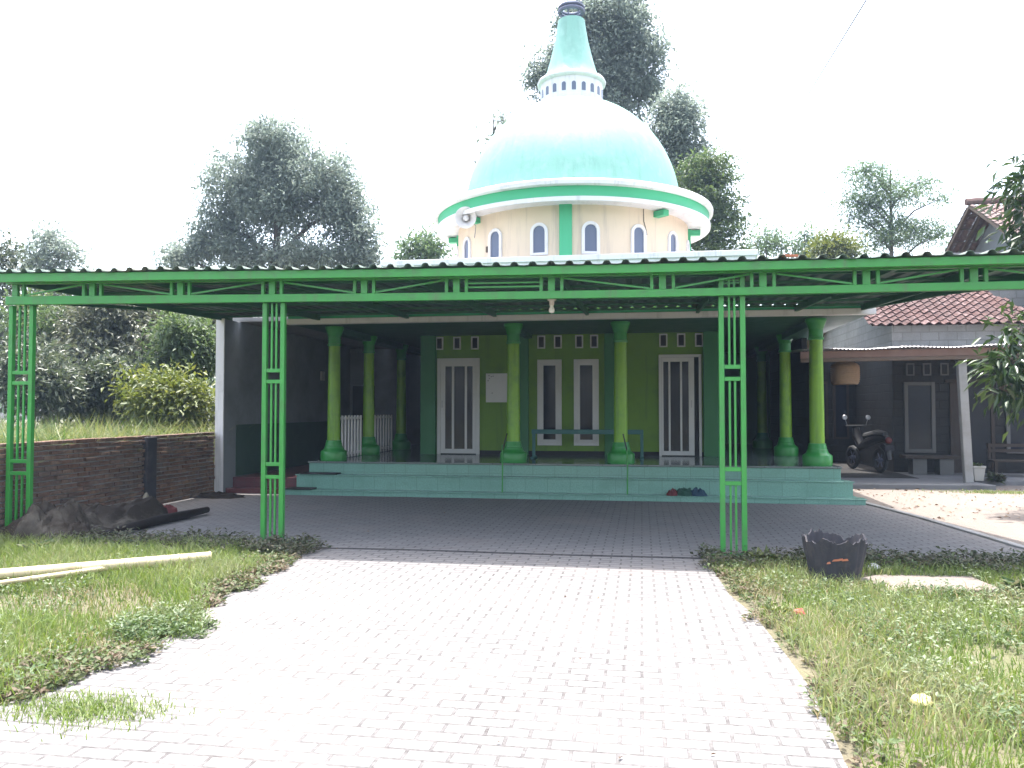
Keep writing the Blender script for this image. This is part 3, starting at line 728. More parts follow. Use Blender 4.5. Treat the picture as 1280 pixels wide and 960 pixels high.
# posts
def post(x0, x1, y=8.86, top=2.793, inner=2, deep=False):
    p = MB(); w = .055
    for xx in (x0, x1 - w): p.box(xx, xx + w, y - .03, y + .03, -.1, top)
    o = p.build('post', M['steel_green'], can, .005)
    for z in (2.03, 1.90, .93, .78):
        q = MB(); q.box(x0 + w, x1 - w, y - .022, y + .022, z - .022, z + .022); q.build('crossbar', M['steel_green'], o, .003)
    for k in range(inner):
        xc = x0 + w + (x1 - x0 - 2 * w) * (k + 1) / (inner + 1)
        for a, c in ((-.1, .757), (.953, 1.877), (2.053, top)):
            q = MB(); q.box(xc - .011, xc + .011, y - .011, y + .011, a, c); q.build('thin_bar', M['steel_green'], o)
    bp = MB(); bp.box(x0 - .04, x1 + .04, y - .08, y + .08, -.02, .022); bp.build('base_plate', M['steel_dark'], o)
post(-7.80, -7.46, top=2.87); post(-4.42, -4.14, top=2.828); post(.825, 1.105, 8.88, 3.0); post(4.42, 4.7)
b = MB()
for z in (2.93, 2.958): b.box(.88, 1.05, 8.865, 8.885, z, z + .012)
b.build('post_head', M['steel_green'], can)
for xx in (-7.78, -6.0, -4.27, -2.62, -.95, .97, 2.62, 3.7):
    yr = rear(xx) - .1
    b = MB(); b.bar((xx, 8.84, zr(8.84, xx) - .055), (xx, yr, zr(yr, xx) - .055), .05, .10); b.build('rafter', M['steel_dark'], can)
    b = MB(); b.bar((xx, 8.9, lin(CT, xx) - .03), (xx, 11.6, zr(11.6, xx) - .13), .035, .05); b.build('strut', M['steel_dark'], can)
b = MB(); b.bar((3.70, 14.2, zr(14.2, 3.7) - .05), (4.66, 8.84, zr(8.84, 4.66) - .05), .05, .10); b.build('rafter', M['steel_dark'], can)
for y in (9.6, 10.5, 11.4, 12.3, 13.2, 14.1):
    x1 = 3.7 if y > 14 else 3.74 + (14.3 - y) / 5.6
    b = sweep(-7.8, x1, y - .02, y + .02, [zr(y, k) - .036 for k in KX], [zr(y, k) - .002 for k in KX]); b.build('purlin', M['steel_dark'], can)
# bulb lamp below the lattice beam
lp = thing('hanging_bulb', (-1.04, 9.35, 2.9), 'white light bulb in a pale fitting hanging under the canopy', 'lamp')
b = MB(); b.lathe([(0, 2.895), (.055, 2.89), (.055, 2.86), (.03, 2.85), (.028, 2.80), (.022, 2.795), (0, 2.79)], (-1.04, 9.35, 0), 18); b.build('fitting', M['ceramic'], lp)
b = MB(); b.lathe([(.02, 2.795), (.022, 2.78), (.034, 2.755), (.036, 2.735), (.027, 2.712), (0, 2.702)], (-1.04, 9.35, 0), 18); b.build('bulb', M['bulb'], lp)
b = MB(); b.tube([(-1.04, 9.35, 2.89), (-1.035, 9.35, 3.0), (-.97, 9.33, 3.12)], .008, 6); b.build('cord', M['rubber'], lp)
# scrap of tile on the canopy roof
b = MB(); p = at(987, 323, 8.63); b.add([(p.x - .075, 8.6, 3.155), (p.x + .085, 8.6, 3.150), (p.x + .07, 8.75, 3.175), (p.x - .07, 8.76, 3.177), (p.x - .07, 8.6, 3.183), (p.x + .08, 8.6, 3.177), (p.x + .07, 8.75, 3.203), (p.x - .065, 8.76, 3.205)], [(0, 3, 2, 1), (4, 5, 6, 7), (0, 1, 5, 4), (1, 2, 6, 5), (2, 3, 7, 6), (3, 0, 4, 7)])
tag(b.build('roof_scrap', M['scrap_orange'], origin_at=(p.x, 8.65, 3.155)), 'small orange tile scrap lying on the canopy edge', 'scrap')

# ================================================================== BRICK WALL
bw = thing('brick_wall', (-7.9, 10.5, 0), 'low rough brown brick wall with a pillar, along the left of the forecourt', 'wall')
b = MB(); zc = 0; row = 0
while zc < 1.1:
    h = .058; y = 4.5 + (row % 2) * .11
    while y < 13.88:
        l = .215
        if not (11.78 < y < 11.92):
            o = NP.uniform(-.018, .02); b.box(-8.02, -7.86 + o, y + NP.uniform(-.004, .004), min(y + l, 13.88) - .012, zc + .008 + NP.uniform(-.004, .004), zc + h + NP.uniform(-.004, .006), tint=NP.uniform(.001, 1))
        y += .225
    zc += .068; row += 1
b.build('bricks', BRICK, bw, .006)
b = MB(); b.box(-8.0, -7.895, 4.5, 13.88, -.1, 1.085); b.build('mortar', M['concrete'], bw)
b = MB(); b.box(-8.05, -7.80, 11.72, 11.98, -.1, 1.13); b.build('pillar', M['charred'], bw, .015)
# tarpaulin heap
tp = thing('tarpaulin_heap', (-7.2, 9.4, 0), 'crumpled dirty dark tarpaulin heaped against the brick wall', 'tarpaulin')
def sheet(name, c, lx, ly, hz, rot, mat, parent, seed, nx=46, nyy=46):
    mb = MB(); vs = []; fs_ = []
    for i in range(nx + 1):
        for k in range(nyy + 1):
            u = i / nx * 2 - 1; v = k / nyy * 2 - 1
            e = max(0, 1 - max(abs(u), abs(v)) ** 2.2)
            q = Vector((u * 1.6 + seed, v * 1.6, seed))
            edge = 1 + .18 * mnoise.noise(q * 1.5)
            z = hz * (e ** .7) * (.7 + .9 * mnoise.noise(q * 1.1)) + .10 * e ** .3 * abs(mnoise.noise(q * 2.8)) + .05 * abs(mnoise.noise(q * 7)) + .02
            a = u * lx * edge; w = v * ly * edge
            vs.append((c[0] + a * math.cos(rot) - w * math.sin(rot), c[1] + a * math.sin(rot) + w * math.cos(rot), c[2] + max(.012, z)))
    for i in range(nx):
        for k in range(nyy): o = i * (nyy + 1) + k; fs_.append((o, o + nyy + 1, o + nyy + 2, o + 1))
    mb.add(vs, fs_, True)
    ob = mb.build(name, mat, parent, autosmooth=24)
    return ob
sheet('sheet', (-7.12, 9.45, .012), .66, 1.0, .36, -.1, M['tarp'], tp, 3.1)
sheet('sheet_fold', (-7.0, 8.75, .012), .44, .44, .38, .5, M['tarp'], tp, 8.4)
sheet('pale_rag', (-6.88, 10.28, .012), .2, .24, .26, .4, M['tarp_pale'], tp, 5.7, 24, 24)
lump('rag', (-6.9, 10.75, .012), .22, .25, .14, M['cloth_red'], tp, 9)
b = MB(); pts = [(-6.33, 8.55, .075), (-6.42, 9.2, .07), (-6.45, 9.9, .08), (-6.42, 10.6, .075), (-6.4, 11.1, .08)]
b.tube(pts, [.045, .06, .065, .06, .045], 12); tag(b.build('tarpaulin_roll', M['tarp_roll'], origin_at=(-6.42, 9.8, 0)), 'long dark tarpaulin roll lying in front of the crumpled heap', 'roll')
lump('dark_rag', (-7.5, 13.3, .012), .55, .28, .07, M['tarp_roll'], None, 4, label='flat dark rag on the paving at the corner of brick wall and annex', cat='rag')

# ================================================================== BAMBOO
def bamboo(p, q, r, lab):
    p, q = Vector(p), Vector(q); b = MB(); L = (q - p).length; pts = []; rs = []
    n = int(L / .28)
    for k in range(n + 1):
        t = k / n; c = p.lerp(q, t) + Vector((.02 * math.sin(t * 5), .02 * math.cos(t * 4), 0))
        for d, rr in ((-.012, 1), (0, 1.1), (.012, 1)): pts.append(c + (q - p).normalized() * d); rs.append(r * rr * (1 - .25 * t))
    b.tube(pts, rs, 12); tag(b.build('bamboo_pole', M['bamboo'], origin_at=p), lab, 'pole', 'bamboo poles in the grass')
bamboo((-4.26, 7.42, .10), (-7.0, 5.2, .13), .055, 'thick pale bamboo pole lying across the left lawn')
bamboo((-4.95, 6.80, .09), (-6.3, 4.75, .10), .024, 'thinner bamboo pole lying beside the thick one on the left lawn')

# ================================================================== BIN
BC = Vector((1.74, 7.76, 0))
bn = thing('ragged_bin', BC, 'dark charred bin with a torn ragged rim standing on the right verge', 'bin')
b = MB(); n = 120; vs = []; fs_ = []
def rimz(k):
    t = 2 * math.pi * k / n
    return .375 + .06 * mnoise.noise(Vector((math.cos(t) * 1.7, math.sin(t) * 1.7, 2))) + .05 * mnoise.noise(Vector((math.cos(t) * 5, math.sin(t) * 5, 7))) + .05 * abs(mnoise.noise(Vector((math.cos(t) * 17, math.sin(t) * 17, 4))))
for side in (0, 1):
    for j in range(6):
        for k in range(n):
            t = 2 * math.pi * k / n; u = j / 5; z = rimz(k) * u + .005 + side * .012 * (1 - u)
            r = (.205 + .075 * u) + .006 * math.cos(t * 18) - side * .016 + .012 * mnoise.noise(Vector((math.cos(t) * 2, math.sin(t) * 2, u * 2)))
            vs.append(BC + Vector((r * math.cos(t), r * math.sin(t), z)))
for side in (0, 1):
    for j in range(5):
        for k in range(n):
            o = side * 6 * n; k2 = (k + 1) % n; fs_.append((o + j * n + k, o + j * n + k2, o + (j + 1) * n + k2, o + (j + 1) * n + k))
for k in range(n): k2 = (k + 1) % n; fs_.append((5 * n + k, 5 * n + k2, 11 * n + k2, 11 * n + k))
fs_.append(list(range(n))); fs_.append([6 * n + k for k in range(n)])
b.add(vs, fs_, True); b.build('body', M['charred'], bn, autosmooth=50)
b = MB()
for dx, dz, s in ((-.05, .225, .035), (-.01, .232, .03), (.03, .23, .03), (-.11, .20, .02)): b.add([BC + Vector((dx - s, -.268, dz)), BC + Vector((dx + s, -.26, dz + .004)), BC + Vector((dx + s * .6, -.262, dz + .022)), BC + Vector((dx - s * .5, -.268, dz + .018))], [(0, 1, 2, 3)])
b.build('stuck_scrap', M['scrap_orange'], bn)

# ================================================================== NEIGHBOUR HOUSE
nh = thing('block_house', (6, 20, 0), 'unplastered grey block house with clay tile roof and tin porch right of the mosque', 'house')
b = MB(); b.prism([(3.75, 16.75), (6.8, 16.9), (6.62, 17.9), (10.5, 18.2), (10.5, 24), (3.75, 24)], -.1, .10); b.build('porch_floor', M['porch_concrete'], nh, .012)
FY = 20.1
b = MB(); b.box(3.76, 5.84, 18.3, 23.38, .101, .106); b.build('carport_floor_shade', SHADEBLOCK, nh)  # thin dark sheet, paints the carport's shade onto the floor
b = MB(); b.box(5.86, 14, FY, FY + .18, 3.05, 3.66); b.box(5.86, 6.04, FY + .181, 28, 2.95, 3.55); b.add([(x, y, z) for x in (5.86, 6.04) for y, z in ((FY + .181, 3.551), (28, 3.551), (24, 5.60))], [(0, 1, 2), (3, 5, 4), (0, 2, 5, 3), (1, 4, 5, 2)]); b.build('wall', BLOCK, nh)
b = MB(); b.box(5.86, 6.04, FY + .181, 28, .10, 2.949); b.build('side_wall', SHADEBLOCK, nh)
b = MB(); b.box(5.86, 14, FY, FY + .18, .10, 3.049); b.build('porch_wall', SHADEBLOCK, nh)
b = MB(); b.box(3.72, 5.858, 23.4, 23.58, .10, 3.2); b.box(3.6, 3.72, 17.6, 19, .1, 2.8); b.box(3.6, 3.72, 19.0, 23.58, .1, 3.4); b.build('carport_wall', SHADEBLOCK, nh)
for x in (4.7, 5.25):
    b = MB(); b.box(x, x + .42, 23.37, 23.4, .75, 2.35); f = b.build('window_frame', M['dark_wood'], nh); b = MB(); b.box(x + .07, x + .35, 23.355, 23.368, .82, 2.28); b.build('pane', M['glass'], f)
def hwin(x0, x1, z0, z1, y):
    f = MB(); w = .085
    f.box(x0, x0 + w, y - .05, y + .01, z0, z1); f.box(x1 - w, x1, y - .05, y + .01, z0, z1); f.box(x0 + w, x1 - w, y - .05, y + .01, z1 - w, z1); f.box(x0 + w, x1 - w, y - .05, y + .01, z0, z0 + w)
    o = f.build('window_frame', M['dim_frame'], nh, .006); g_ = MB(); g_.box(x0 + w - .002, x1 - w + .002, y - .02, y - .01, z0 + w - .002, z1 - w + .002); g_.build('pane', M['glass'], o)
hwin(6.10, 6.78, .56, 2.22, FY); hwin(8.30, 8.98, .56, 2.22, FY)
for x in (6.25, 6.62, 7.0, 7.37, 7.95, 8.35, 8.75):
    f = MB(); y = FY; x0, x1, z0, z1, w = x - .09, x + .09, 2.37, 2.66, .03
    f.box(x0, x0 + w, y - .03, y + .01, z0, z1); f.box(x1 - w, x1, y - .03, y + .01, z0, z1); f.box(x0 + w, x1 - w, y - .03, y + .01, z1 - w, z1); f.box(x0 + w, x1 - w, y - .03, y + .01, z0, z0 + w)
    o = f.build('vent_frame', M['dim_frame'], nh); g_ = MB(); g_.box(x0 + w, x1 - w, y - .012, y - .004, z0 + w, z1 - w); g_.build('vent_opening', M['dark'], o)
b = MB(); b.box(7.1, 7.18, FY - .04, FY + .01, .1, 2.2); b.box(7.98, 8.06, FY - .04, FY + .01, .1, 2.2); b.box(7.0, 8.12, FY - .06, FY + .01, 2.2, 2.28); b.build('door_frame', M['dark_wood'], nh, .005)
b = MB(); b.box(7.18, 7.50, FY - .03, FY - .005, .1, 2.2); b.build('door', M['dark_wood'], nh); b = MB(); b.box(7.50, 7.98, FY - .02, FY - .005, .1, 2.2); b.build('doorway', M['dark'], nh)
# porch roof: thin corrugated tin sloping to the front
b = MB(); vs = []; fs_ = []; n = 280
for i in range(n + 1):
    x = 3.25 + 5.2 * i / n; w = .012 * math.cos(i / n * 5.2 / .076 * 2 * math.pi); s = .015 * math.sin(i * .07)
    for k, (y, z) in enumerate(((17.15, 2.80), (18.8, 2.875), (FY - .004, 2.93))): vs.append((x, y, z + w + s + .012 * (x - 3.25) ))
for i in range(n):
    for k in range(2): fs_.append((i * 3 + k, (i + 1) * 3 + k, (i + 1) * 3 + k + 1, i * 3 + k + 1))
b.add(vs, fs_, True); pr_ = b.build('porch_roof', M['tin'], nh, autosmooth=80); pr_.modifiers.new('solid', 'SOLIDIFY').thickness = .004
b = MB(); b.bar((3.25, 17.3, 2.695), (8.4, 17.3, 2.755), .05, .15); b.build('porch_beam', M['rust_tin'], nh, .006)
b = MB(); b.bar((3.25, 17.28, 2.58), (8.4, 17.28, 2.64), .07, .075); b.build('porch_lintel', M['wood'], nh, .006)
b = MB(); b.bar((6.48, 17.4, .1), (6.38, 17.4, 2.57), .16, .14); b.build('porch_post', M['concrete'], nh, .012)
b = MB(); b.box(3.42, 3.5, 17.25, 17.33, .1, 2.54); b.build('porch_post', M['rust_tin'], nh, .004)
# clay tile roof
def tileroof(name, x0, x1, y0, z0, y1, z1, mat, parent, tw=.21, tl=.24, x0b=None, x1b=None, flip=False):
    """x across, courses from (y0,z0) eave to (y1,z1) ridge; upper width may shrink to x0b..x1b (hip)"""
    mb = MB(); L = math.hypot(y1 - y0, z1 - z0); nc = int(L / tl); sl = Vector((0, (y1 - y0) / L, (z1 - z0) / L)); nn = Vector((0, -sl.z, sl.y))
    if nn.z < 0: nn = -nn
    x0b = x0 if x0b is None else x0b; x1b = x1 if x1b is None else x1b; seg = 8
    for c in range(nc):
        t = c / nc; xa = x0 + (x0b - x0) * t; xb = x1 + (x1b - x1) * t
        nt_ = int((xb - xa) / tw)
        for i in range(nt_):
            ox = xa + i * tw; vs = []; jit = R_.uniform(-.008, .008); jz = R_.uniform(0, .01); tv = R_.uniform(.001, 1)
            for k in range(seg + 1):
                u = k / seg; wv = .030 * math.sin(u * 2 * math.pi) 
                xx = ox + u * tw
                for (dd, lift) in ((-.03 + jit, .030 + jz), (tl + .01, .0)):
                    vs.append(Vector((xx, y0, z0)) + sl * (c * tl + dd) + nn * (wv + lift))
                vs.append(Vector((xx, y0, z0)) + sl * (c * tl - .03 + jit) + nn * (wv + .012 + jz))
            f = []
            for k in range(seg): f += [(k * 3, k * 3 + 3, k * 3 + 4, k * 3 + 1), (k * 3 + 2, k * 3 + 5, k * 3 + 3, k * 3)]
            mb.add(vs, f, True, tv)
    ob = mb.build(name, mat, parent, autosmooth=60)
    return ob
tileroof('roof', 5.25, 9.3, 19.75, 3.55, 24.0, 5.75, TILE, nh, x1b=7.9)
b = MB(); b.add([(5.35, 19.85, 3.53), (9.2, 19.85, 3.53), (7.9, 24.0, 5.68), (5.35, 24.0, 5.68), (5.35, 28, 3.5), (9.2, 28, 3.5)], [(0, 1, 2, 3), (3, 2, 5, 4), (1, 5, 2)]); b.build('roof_board', M['wood'], nh)
b = MB(); b.box(7.9, 14, 22.0, 22.15, 3.67, 5.6); b.build('upper_wall', BLOCK, nh)
# second house: gable facing left
gh = thing('gable_house', (11, 24, 0), 'old house gable with dark tiled overhang rising above the canopy at right', 'house')
s_ = math.tan(rad(29)); RZ = 7.33
b = MB(); gx = 9.85; b.add([(gx, 21.2, 0), (gx, 26.8, 0), (gx, 26.8, RZ - .1 - 2.8 * s_), (gx, 24, RZ - .12), (gx, 21.2, RZ - .1 - 2.8 * s_), (18, 21.2, 0), (18, 26.8, 0), (18, 26.8, RZ - .1 - 2.8 * s_), (18, 24, RZ - .12), (18, 21.2, RZ - .1 - 2.8 * s_)],
    [(0, 1, 2, 3, 4), (9, 8, 7, 6, 5), (0, 4, 9, 5), (1, 6, 7, 2)]); b.build('wall', M['grey_plaster'], gh)
tileroof('roof', 9.06, 17, 20.5, RZ - 3.5 * s_, 24, RZ, TILE_OLD, gh)
tileroof('roof', 9.06, 17, 27.5, RZ - 3.5 * s_, 24, RZ, TILE_OLD, gh)
b = MB(); b.tube([(9.0 + .28 * k, 24, RZ + .05 + (.02 if k % 2 else 0)) for k in range(28)], .10, 8); b.build('ridge_tiles', TILE_OLD, gh)
b = MB()
for dx in (.04, .45):
    b.bar((9.06 + dx, 24, RZ - .07), (9.06 + dx, 27.4, RZ - .07 - 3.4 * s_), .05, .09); b.bar((9.06 + dx, 24, RZ - .07), (9.06 + dx, 20.6, RZ - .07 - 3.4 * s_), .05, .09)
for k in range(7):
    y = .4 + k * .5; b.bar((9.08, 24 + y, RZ - .03 - y * s_), (gx, 24 + y, RZ - .03 - y * s_), .03, .03); b.bar((9.08, 24 - y, RZ - .03 - y * s_), (gx, 24 - y, RZ - .03 - y * s_), .03, .03)
b.build('roof_timber', M['wood'], gh)

# hanging woven basket
kc = Vector((4.27, 17.9, 2.10))
kg = thing('woven_basket', kc, 'round woven rattan basket hanging under the porch roof edge', 'basket')
b = MB(); prof = []
for k in range(25):
    u = k / 24; r = .29 * (1 - .15 * (2 * u - 1) ** 4) * (1 if u < .75 else math.sqrt(max(0, 1 - ((u - .75) / .27) ** 2))) + (.006 if k % 2 else -.004); prof.append((max(.03, r), .5 * u))
b.lathe(prof, kc, 30); b.build('body', M['rattan'], kg, autosmooth=20)
b = MB(); b.tube([kc + Vector((0, 0, .48)), kc + Vector((0, -.01, .75))], .01, 6); b.build('hook', M['iron'], kg)
# motorbike seen from behind
mo = thing('motorbike', (5.3, 20.3, .107), 'dark motorbike with red tail light parked in the shaded carport', 'motorbike')
mz = .107
def wheel(c):
    b = MB(); ax = Vector((.95, .25, 0)).normalized(); e1 = Vector((-.25, .95, 0)).normalized()
    b.tube([Vector(c) + (e1 * math.cos(t) + Vector((0, 0, 1)) * math.sin(t)) * .24 for t in [2 * math.pi * k / 28 for k in range(29)]], .05, 8, False)
    o = b.build('wheel', M['rubber'], mo)
    b = MB(); b.tube([Vector(c) - ax * .05, Vector(c) + ax * .05], .045, 12)
    for k in range(6):
        t = math.pi * k / 3; b.bar(Vector(c), Vector(c) + (e1 * math.cos(t) + Vector((0, 0, 1)) * math.sin(t)) * .22, .015, .02)
    b.build('rim', M['iron'], o)
fw = Vector((-.25, .95, 0)).normalized(); rw = Vector((5.46, 19.75, mz + .29)); fwc = rw + fw * 1.22
wheel(rw); wheel(fwc)
b = MB(); b.tube([rw + fw * -.32 + Vector((0, 0, .52)), rw + fw * .05 + Vector((0, 0, .50)), rw + fw * .45 + Vector((0, 0, .40)), rw + fw * .8 + Vector((0, 0, .28)), rw + fw * 1.0 + Vector((0, 0, .5)), rw + fw * 1.05 + Vector((0, 0, .72))], [.06, .12, .13, .10, .11, .09], 10); b.build('body', M['motor_paint'], mo)
b = MB(); b.tube([rw + fw * -.25 + Vector((0, 0, .60)), rw + fw * .1 + Vector((0, 0, .60)), rw + fw * .6 + Vector((0, 0, .53))], [.07, .11, .09], 10); b.build('seat', M['rubber'], mo)
b = MB(); b.tube([rw + fw * -.1 + Vector((0, 0, .33)), rw + fw * -.3 + Vector((0, 0, .24)), rw + fw * -.36 + Vector((0, 0, .02))], [.07, .08, .06], 8); b.build('mudguard', M['motor_paint'], mo)
b = MB(); c = rw + fw * -.36 + Vector((0, 0, .47)); b.lathe([(0, -.03), (.06, -.025), (.075, 0), (.05, .03), (0, .035)], c, 16, mtx=Matrix.Rotation(rad(90), 3, 'X')); b.build('tail_light', M['red_plastic'], mo)
b = MB(); c = rw + fw * -.40 + Vector((0, 0, .3)); b.bar(c + Vector((-.1, 0, 0)), c + Vector((.1, 0, 0)), .01, .12); b.build('number_plate', M['charred'], mo)
hbp = rw + fw * 1.02 + Vector((0, 0, .78)); sdv = Vector((.95, .25, 0)).normalized()
b = MB(); b.tube([hbp - sdv * .34 - fw * .1, hbp - sdv * .1, hbp + sdv * .1, hbp + sdv * .34 - fw * .1], .018, 8); b.build('handlebar', M['rubber'], mo)
for s in (-1, 1):
    c = hbp + sdv * .30 * s + Vector((0, 0, .2)); b = MB(); b.tube([hbp + sdv * .24 * s, c], .008, 6); b.lathe([(0, -.01), (.05, -.008), (.062, 0), (.05, .01), (0, .012)], c, 18, mtx=Matrix.Rotation(rad(80), 3, 'X')); b.build('mirror', M['mirror'], mo)
# bench of boards on block piers, rack, pot
bb = thing('block_bench', (6.4, 19.5, .1), 'low dark bench board on two pale blocks below the house window', 'bench')
b = MB(); b.box(5.88, 7.05, 19.3, 19.75, .46, .53); b.build('board', M['dark_wood'], bb, .006)
for x in (6.05, 6.62):
    b = MB(); b.box(x, x + .30, 19.36, 19.7, .102, .459); b.build('pier', M['dim_frame'], bb, .006)
bk = thing('wooden_bench', (8.15, 19.2, .1), 'dark slatted wooden bench by the house wall at the right edge', 'bench')
b = MB(); b.box(7.6, 8.9, 19.0, 19.4, .42, .46); b.build('seat', M['dark_wood'], bk)
b = MB()
for z in (.62, .74): b.box(7.6, 8.9, 19.38, 19.41, z, z + .07)
b.build('backrest', M['dark_wood'], bk)
for x in (7.62, 8.82):
    b = MB(); b.box(x, x + .06, 19.0, 19.06, .102, .419); b.box(x, x + .06, 19.34, 19.4, .102, .82); b.box(x, x + .06, 19.06, 19.34, .2, .24); b.build('leg', M['dark_wood'], bk)
po = thing('flower_pot', (6.86, 17.95, .1), 'pale square flower pot with a small plant beside the porch post', 'plant pot')
b = MB(); b.lathe([(0, .10), (.12, .10), (.16, .36), (.175, .37), (.175, .41), (.15, .41), (.14, .36), (0, .355)], (6.86, 17.95, 0), 4, a0=rad(45), a1=rad(405), smooth=False); b.build('pot', M['terracotta_pot'], po, .008)

# ================================================================== LEAF MATERIALS
LM_DARK = leafmat('dark_glossy_leaves', [(.035, .05, .03), (.055, .075, .042), (.08, .10, .06), (.11, .12, .085)], .45, .32)
LM_MID = leafmat('mid_green_leaves', [(.045, .08, .035), (.075, .115, .045), (.11, .15, .065)], .5, .42)
LM_LIGHT = leafmat('light_feathery_leaves', [(.07, .12, .055), (.10, .155, .075), (.135, .185, .095)], .55, .45)
LM_SHRUB = leafmat('dull_shrub_leaves', [(.05, .062, .035), (.075, .09, .05), (.11, .12, .08), (.15, .155, .12)], .42, .3, .6)
LM_YEL = leafmat('yellowish_leaves', [(.07, .10, .025), (.11, .14, .035), (.16, .17, .05)], .5, .35)
LM_GREY = leafmat('grey_olive_leaves', [(.13, .16, .135), (.165, .20, .17), (.20, .235, .195), (.245, .27, .235)], .65, .48, .2)
GR = leafmat('lawn_blades', [(.075, .12, .024), (.12, .185, .04), (.165, .225, .065), (.23, .25, .12)], .6, .4)
GR_DRY = leafmat('dry_blades', [(.20, .17, .09), (.28, .24, .13), (.14, .15, .05)], .7, .3)
WEED = leafmat('weed_leaves', [(.05, .095, .03), (.08, .125, .045), (.13, .165, .075), (.20, .20, .12)], .5, .3)
WEED_DARK = leafmat('creeping_weed_leaves', [(.035, .055, .025), (.06, .07, .035), (.08, .07, .05), (.07, .11, .04)], .6, .25)
DRYLEAF = leafmat('dead_leaves', [(.10, .06, .035), (.17, .11, .065), (.25, .18, .11)], .8, .1)

# pot plant
def tuft(name, c, n, h, leaf, mat, parent=None, width=.4, spread=1.):
    P = np.zeros((n, 2)); k = n
    a = NP.uniform(0, 2 * math.pi, k); e = NP.uniform(.2, 1.2, k)
    D = np.stack([np.cos(a) * spread, np.sin(a) * spread, e], 1); u = NP.uniform(.1, 1, k)
    C = norm(D) * (u * h)[:, None] * np.where(np.arange(k) % 2 == 0, .04, .45)[:, None]; leaf_ = np.where(np.arange(k) % 2 == 0, np.maximum(leaf, h * .6), leaf); off = origin(parent) if parent is not None else Vector(c)
    C = C + np.array([[c[0] - off.x, c[1] - off.y, c[2] - off.z]])
    me = leaves_mesh(name, C, norm(D + NP.normal(size=(k, 3)) * .2), leaf_ * NP.uniform(.6, 1.3, k), width, NP.random(k), curve=.2)
    return link(name, me, mat, parent, None if parent is not None else Vector(c))
tuft('plant', (6.86, 17.95, .38), 90, .16, .09, WEED, po)
tag(tuft('weed_clump', (7.2, 17.9, .1), 260, .3, .12, WEED_DARK, width=.35), 'dark low weed clump on the porch edge beside the flower pot', 'plant')

# ================================================================== TREES
G1 = 'trees behind the brick wall'; G2 = 'trees rising behind the mosque'
tree('broad_tree', 'big dense grey green tree with domed crown left of the mosque dome', G2, (at(350, 520, 31).x, 31, 0),
     [E(345, 183, 31, 50, 36), E(308, 228, 31, 62, 42), E(390, 226, 31, 62, 45), E(425, 262, 31, 42, 38), E(278, 282, 31, 42, 40), E(448, 300, 31, 32, 42), E(345, 262, 31, 60, 36), E(305, 318, 31, 45, 24), E(385, 322, 31, 70, 18), E(228, 322, 31, 32, 22), E(255, 305, 31, 26, 20), E(455, 330, 31, 28, 18)],
     LM_GREY, 1700, 28, .21, .19, .32, split=.4)
tree('tall_tree', 'tallest dark tree, rising directly behind the spire', G2, (at(760, 520, 36).x, 36, 0),
     [E(772, 20, 36, 42, 45), E(790, 70, 36, 42, 40), E(745, 75, 36, 40, 52), E(805, 105, 36, 28, 24), E(765, 112, 36, 45, 22), E(695, 72, 36, 16, 22), E(672, 97, 36, 16, 22), E(700, 110, 36, 22, 24), E(740, 160, 36, 60, 40), E(720, 30, 36, 24, 30)],
     LM_GREY, 1350, 27, .25, .22, .4, split=.5)
tree('leaning_tree', 'medium dark tree just right of the dome, lower than the tall one', G2, (at(850, 520, 33).x, 33, 0),
     [E(848, 140, 33, 30, 24), E(840, 165, 33, 34, 28), E(858, 200, 33, 30, 24), E(850, 232, 33, 36, 30), E(868, 265, 33, 34, 26)],
     LM_GREY, 640, 26, .23, .19, .22, split=.5)
tree('layered_tree', 'lighter green tree with layered boughs at the right edge of the dome', G2, (at(880, 520, 30).x, 30, 0),
     [E(885, 205, 30, 32, 10), E(898, 225, 30, 24, 9), E(885, 250, 30, 40, 10), E(905, 272, 30, 28, 10), E(885, 295, 30, 42, 12), E(895, 318, 30, 42, 10), E(868, 225, 30, 25, 12)],
     LM_MID, 650, 17, .25, .16, .16, flat=.45, split=.6)
tree('feathery_tree', 'airy light green spreading tree behind the tin porch', G2, (at(1110, 520, 38).x, 38, 0),
     [E(1082, 214, 38, 26, 10), E(1100, 230, 38, 36, 11), E(1150, 228, 38, 20, 9), E(1125, 246, 38, 40, 10), E(1172, 250, 38, 20, 6), E(1068, 250, 38, 22, 9), E(1062, 268, 38, 18, 9), E(1095, 278, 38, 34, 13), E(1140, 285, 38, 34, 12), E(1175, 293, 38, 28, 11), E(1105, 302, 38, 44, 12), E(1090, 255, 38, 25, 12)],
     LM_LIGHT, 900, 15, .28, .16, .16, flat=.5, split=.6, width=.3)
for (px, py, y, rx, ry, mat, lab, nt_) in ((958, 300, 42, 26, 17, LM_LIGHT, 'sparse pale sapling on the skyline nearest the dome', 60), (1006, 302, 42, 24, 22, LM_LIGHT, 'sparse pale sapling on the skyline between the dome and feathery tree', 60),
        (1042, 312, 34, 24, 14, LM_YEL, 'yellow green bush top showing above the canopy roof', 160), (1215, 318, 42, 26, 14, LM_LIGHT, 'pale foliage top half hidden behind the old gable', 60), (530, 308, 30, 30, 15, LM_LIGHT, 'small pale sapling top between the broad tree and the dome', 90)):
    tree('skyline_sapling', lab, 'saplings on the skyline', (at(px, 520, y).x, y, 0), [E(px - rx * .5, py + 4, y, rx * .55, ry * .6), E(px + rx * .5, py + 2, y, rx * .5, ry * .6), E(px, py - ry * .4, y, rx * .5, ry * .5), E(px, py + ry * .7, y, rx, ry * .5)], mat, nt_ * 2, 12, .26, .2, .09, split=.6, width=.36)
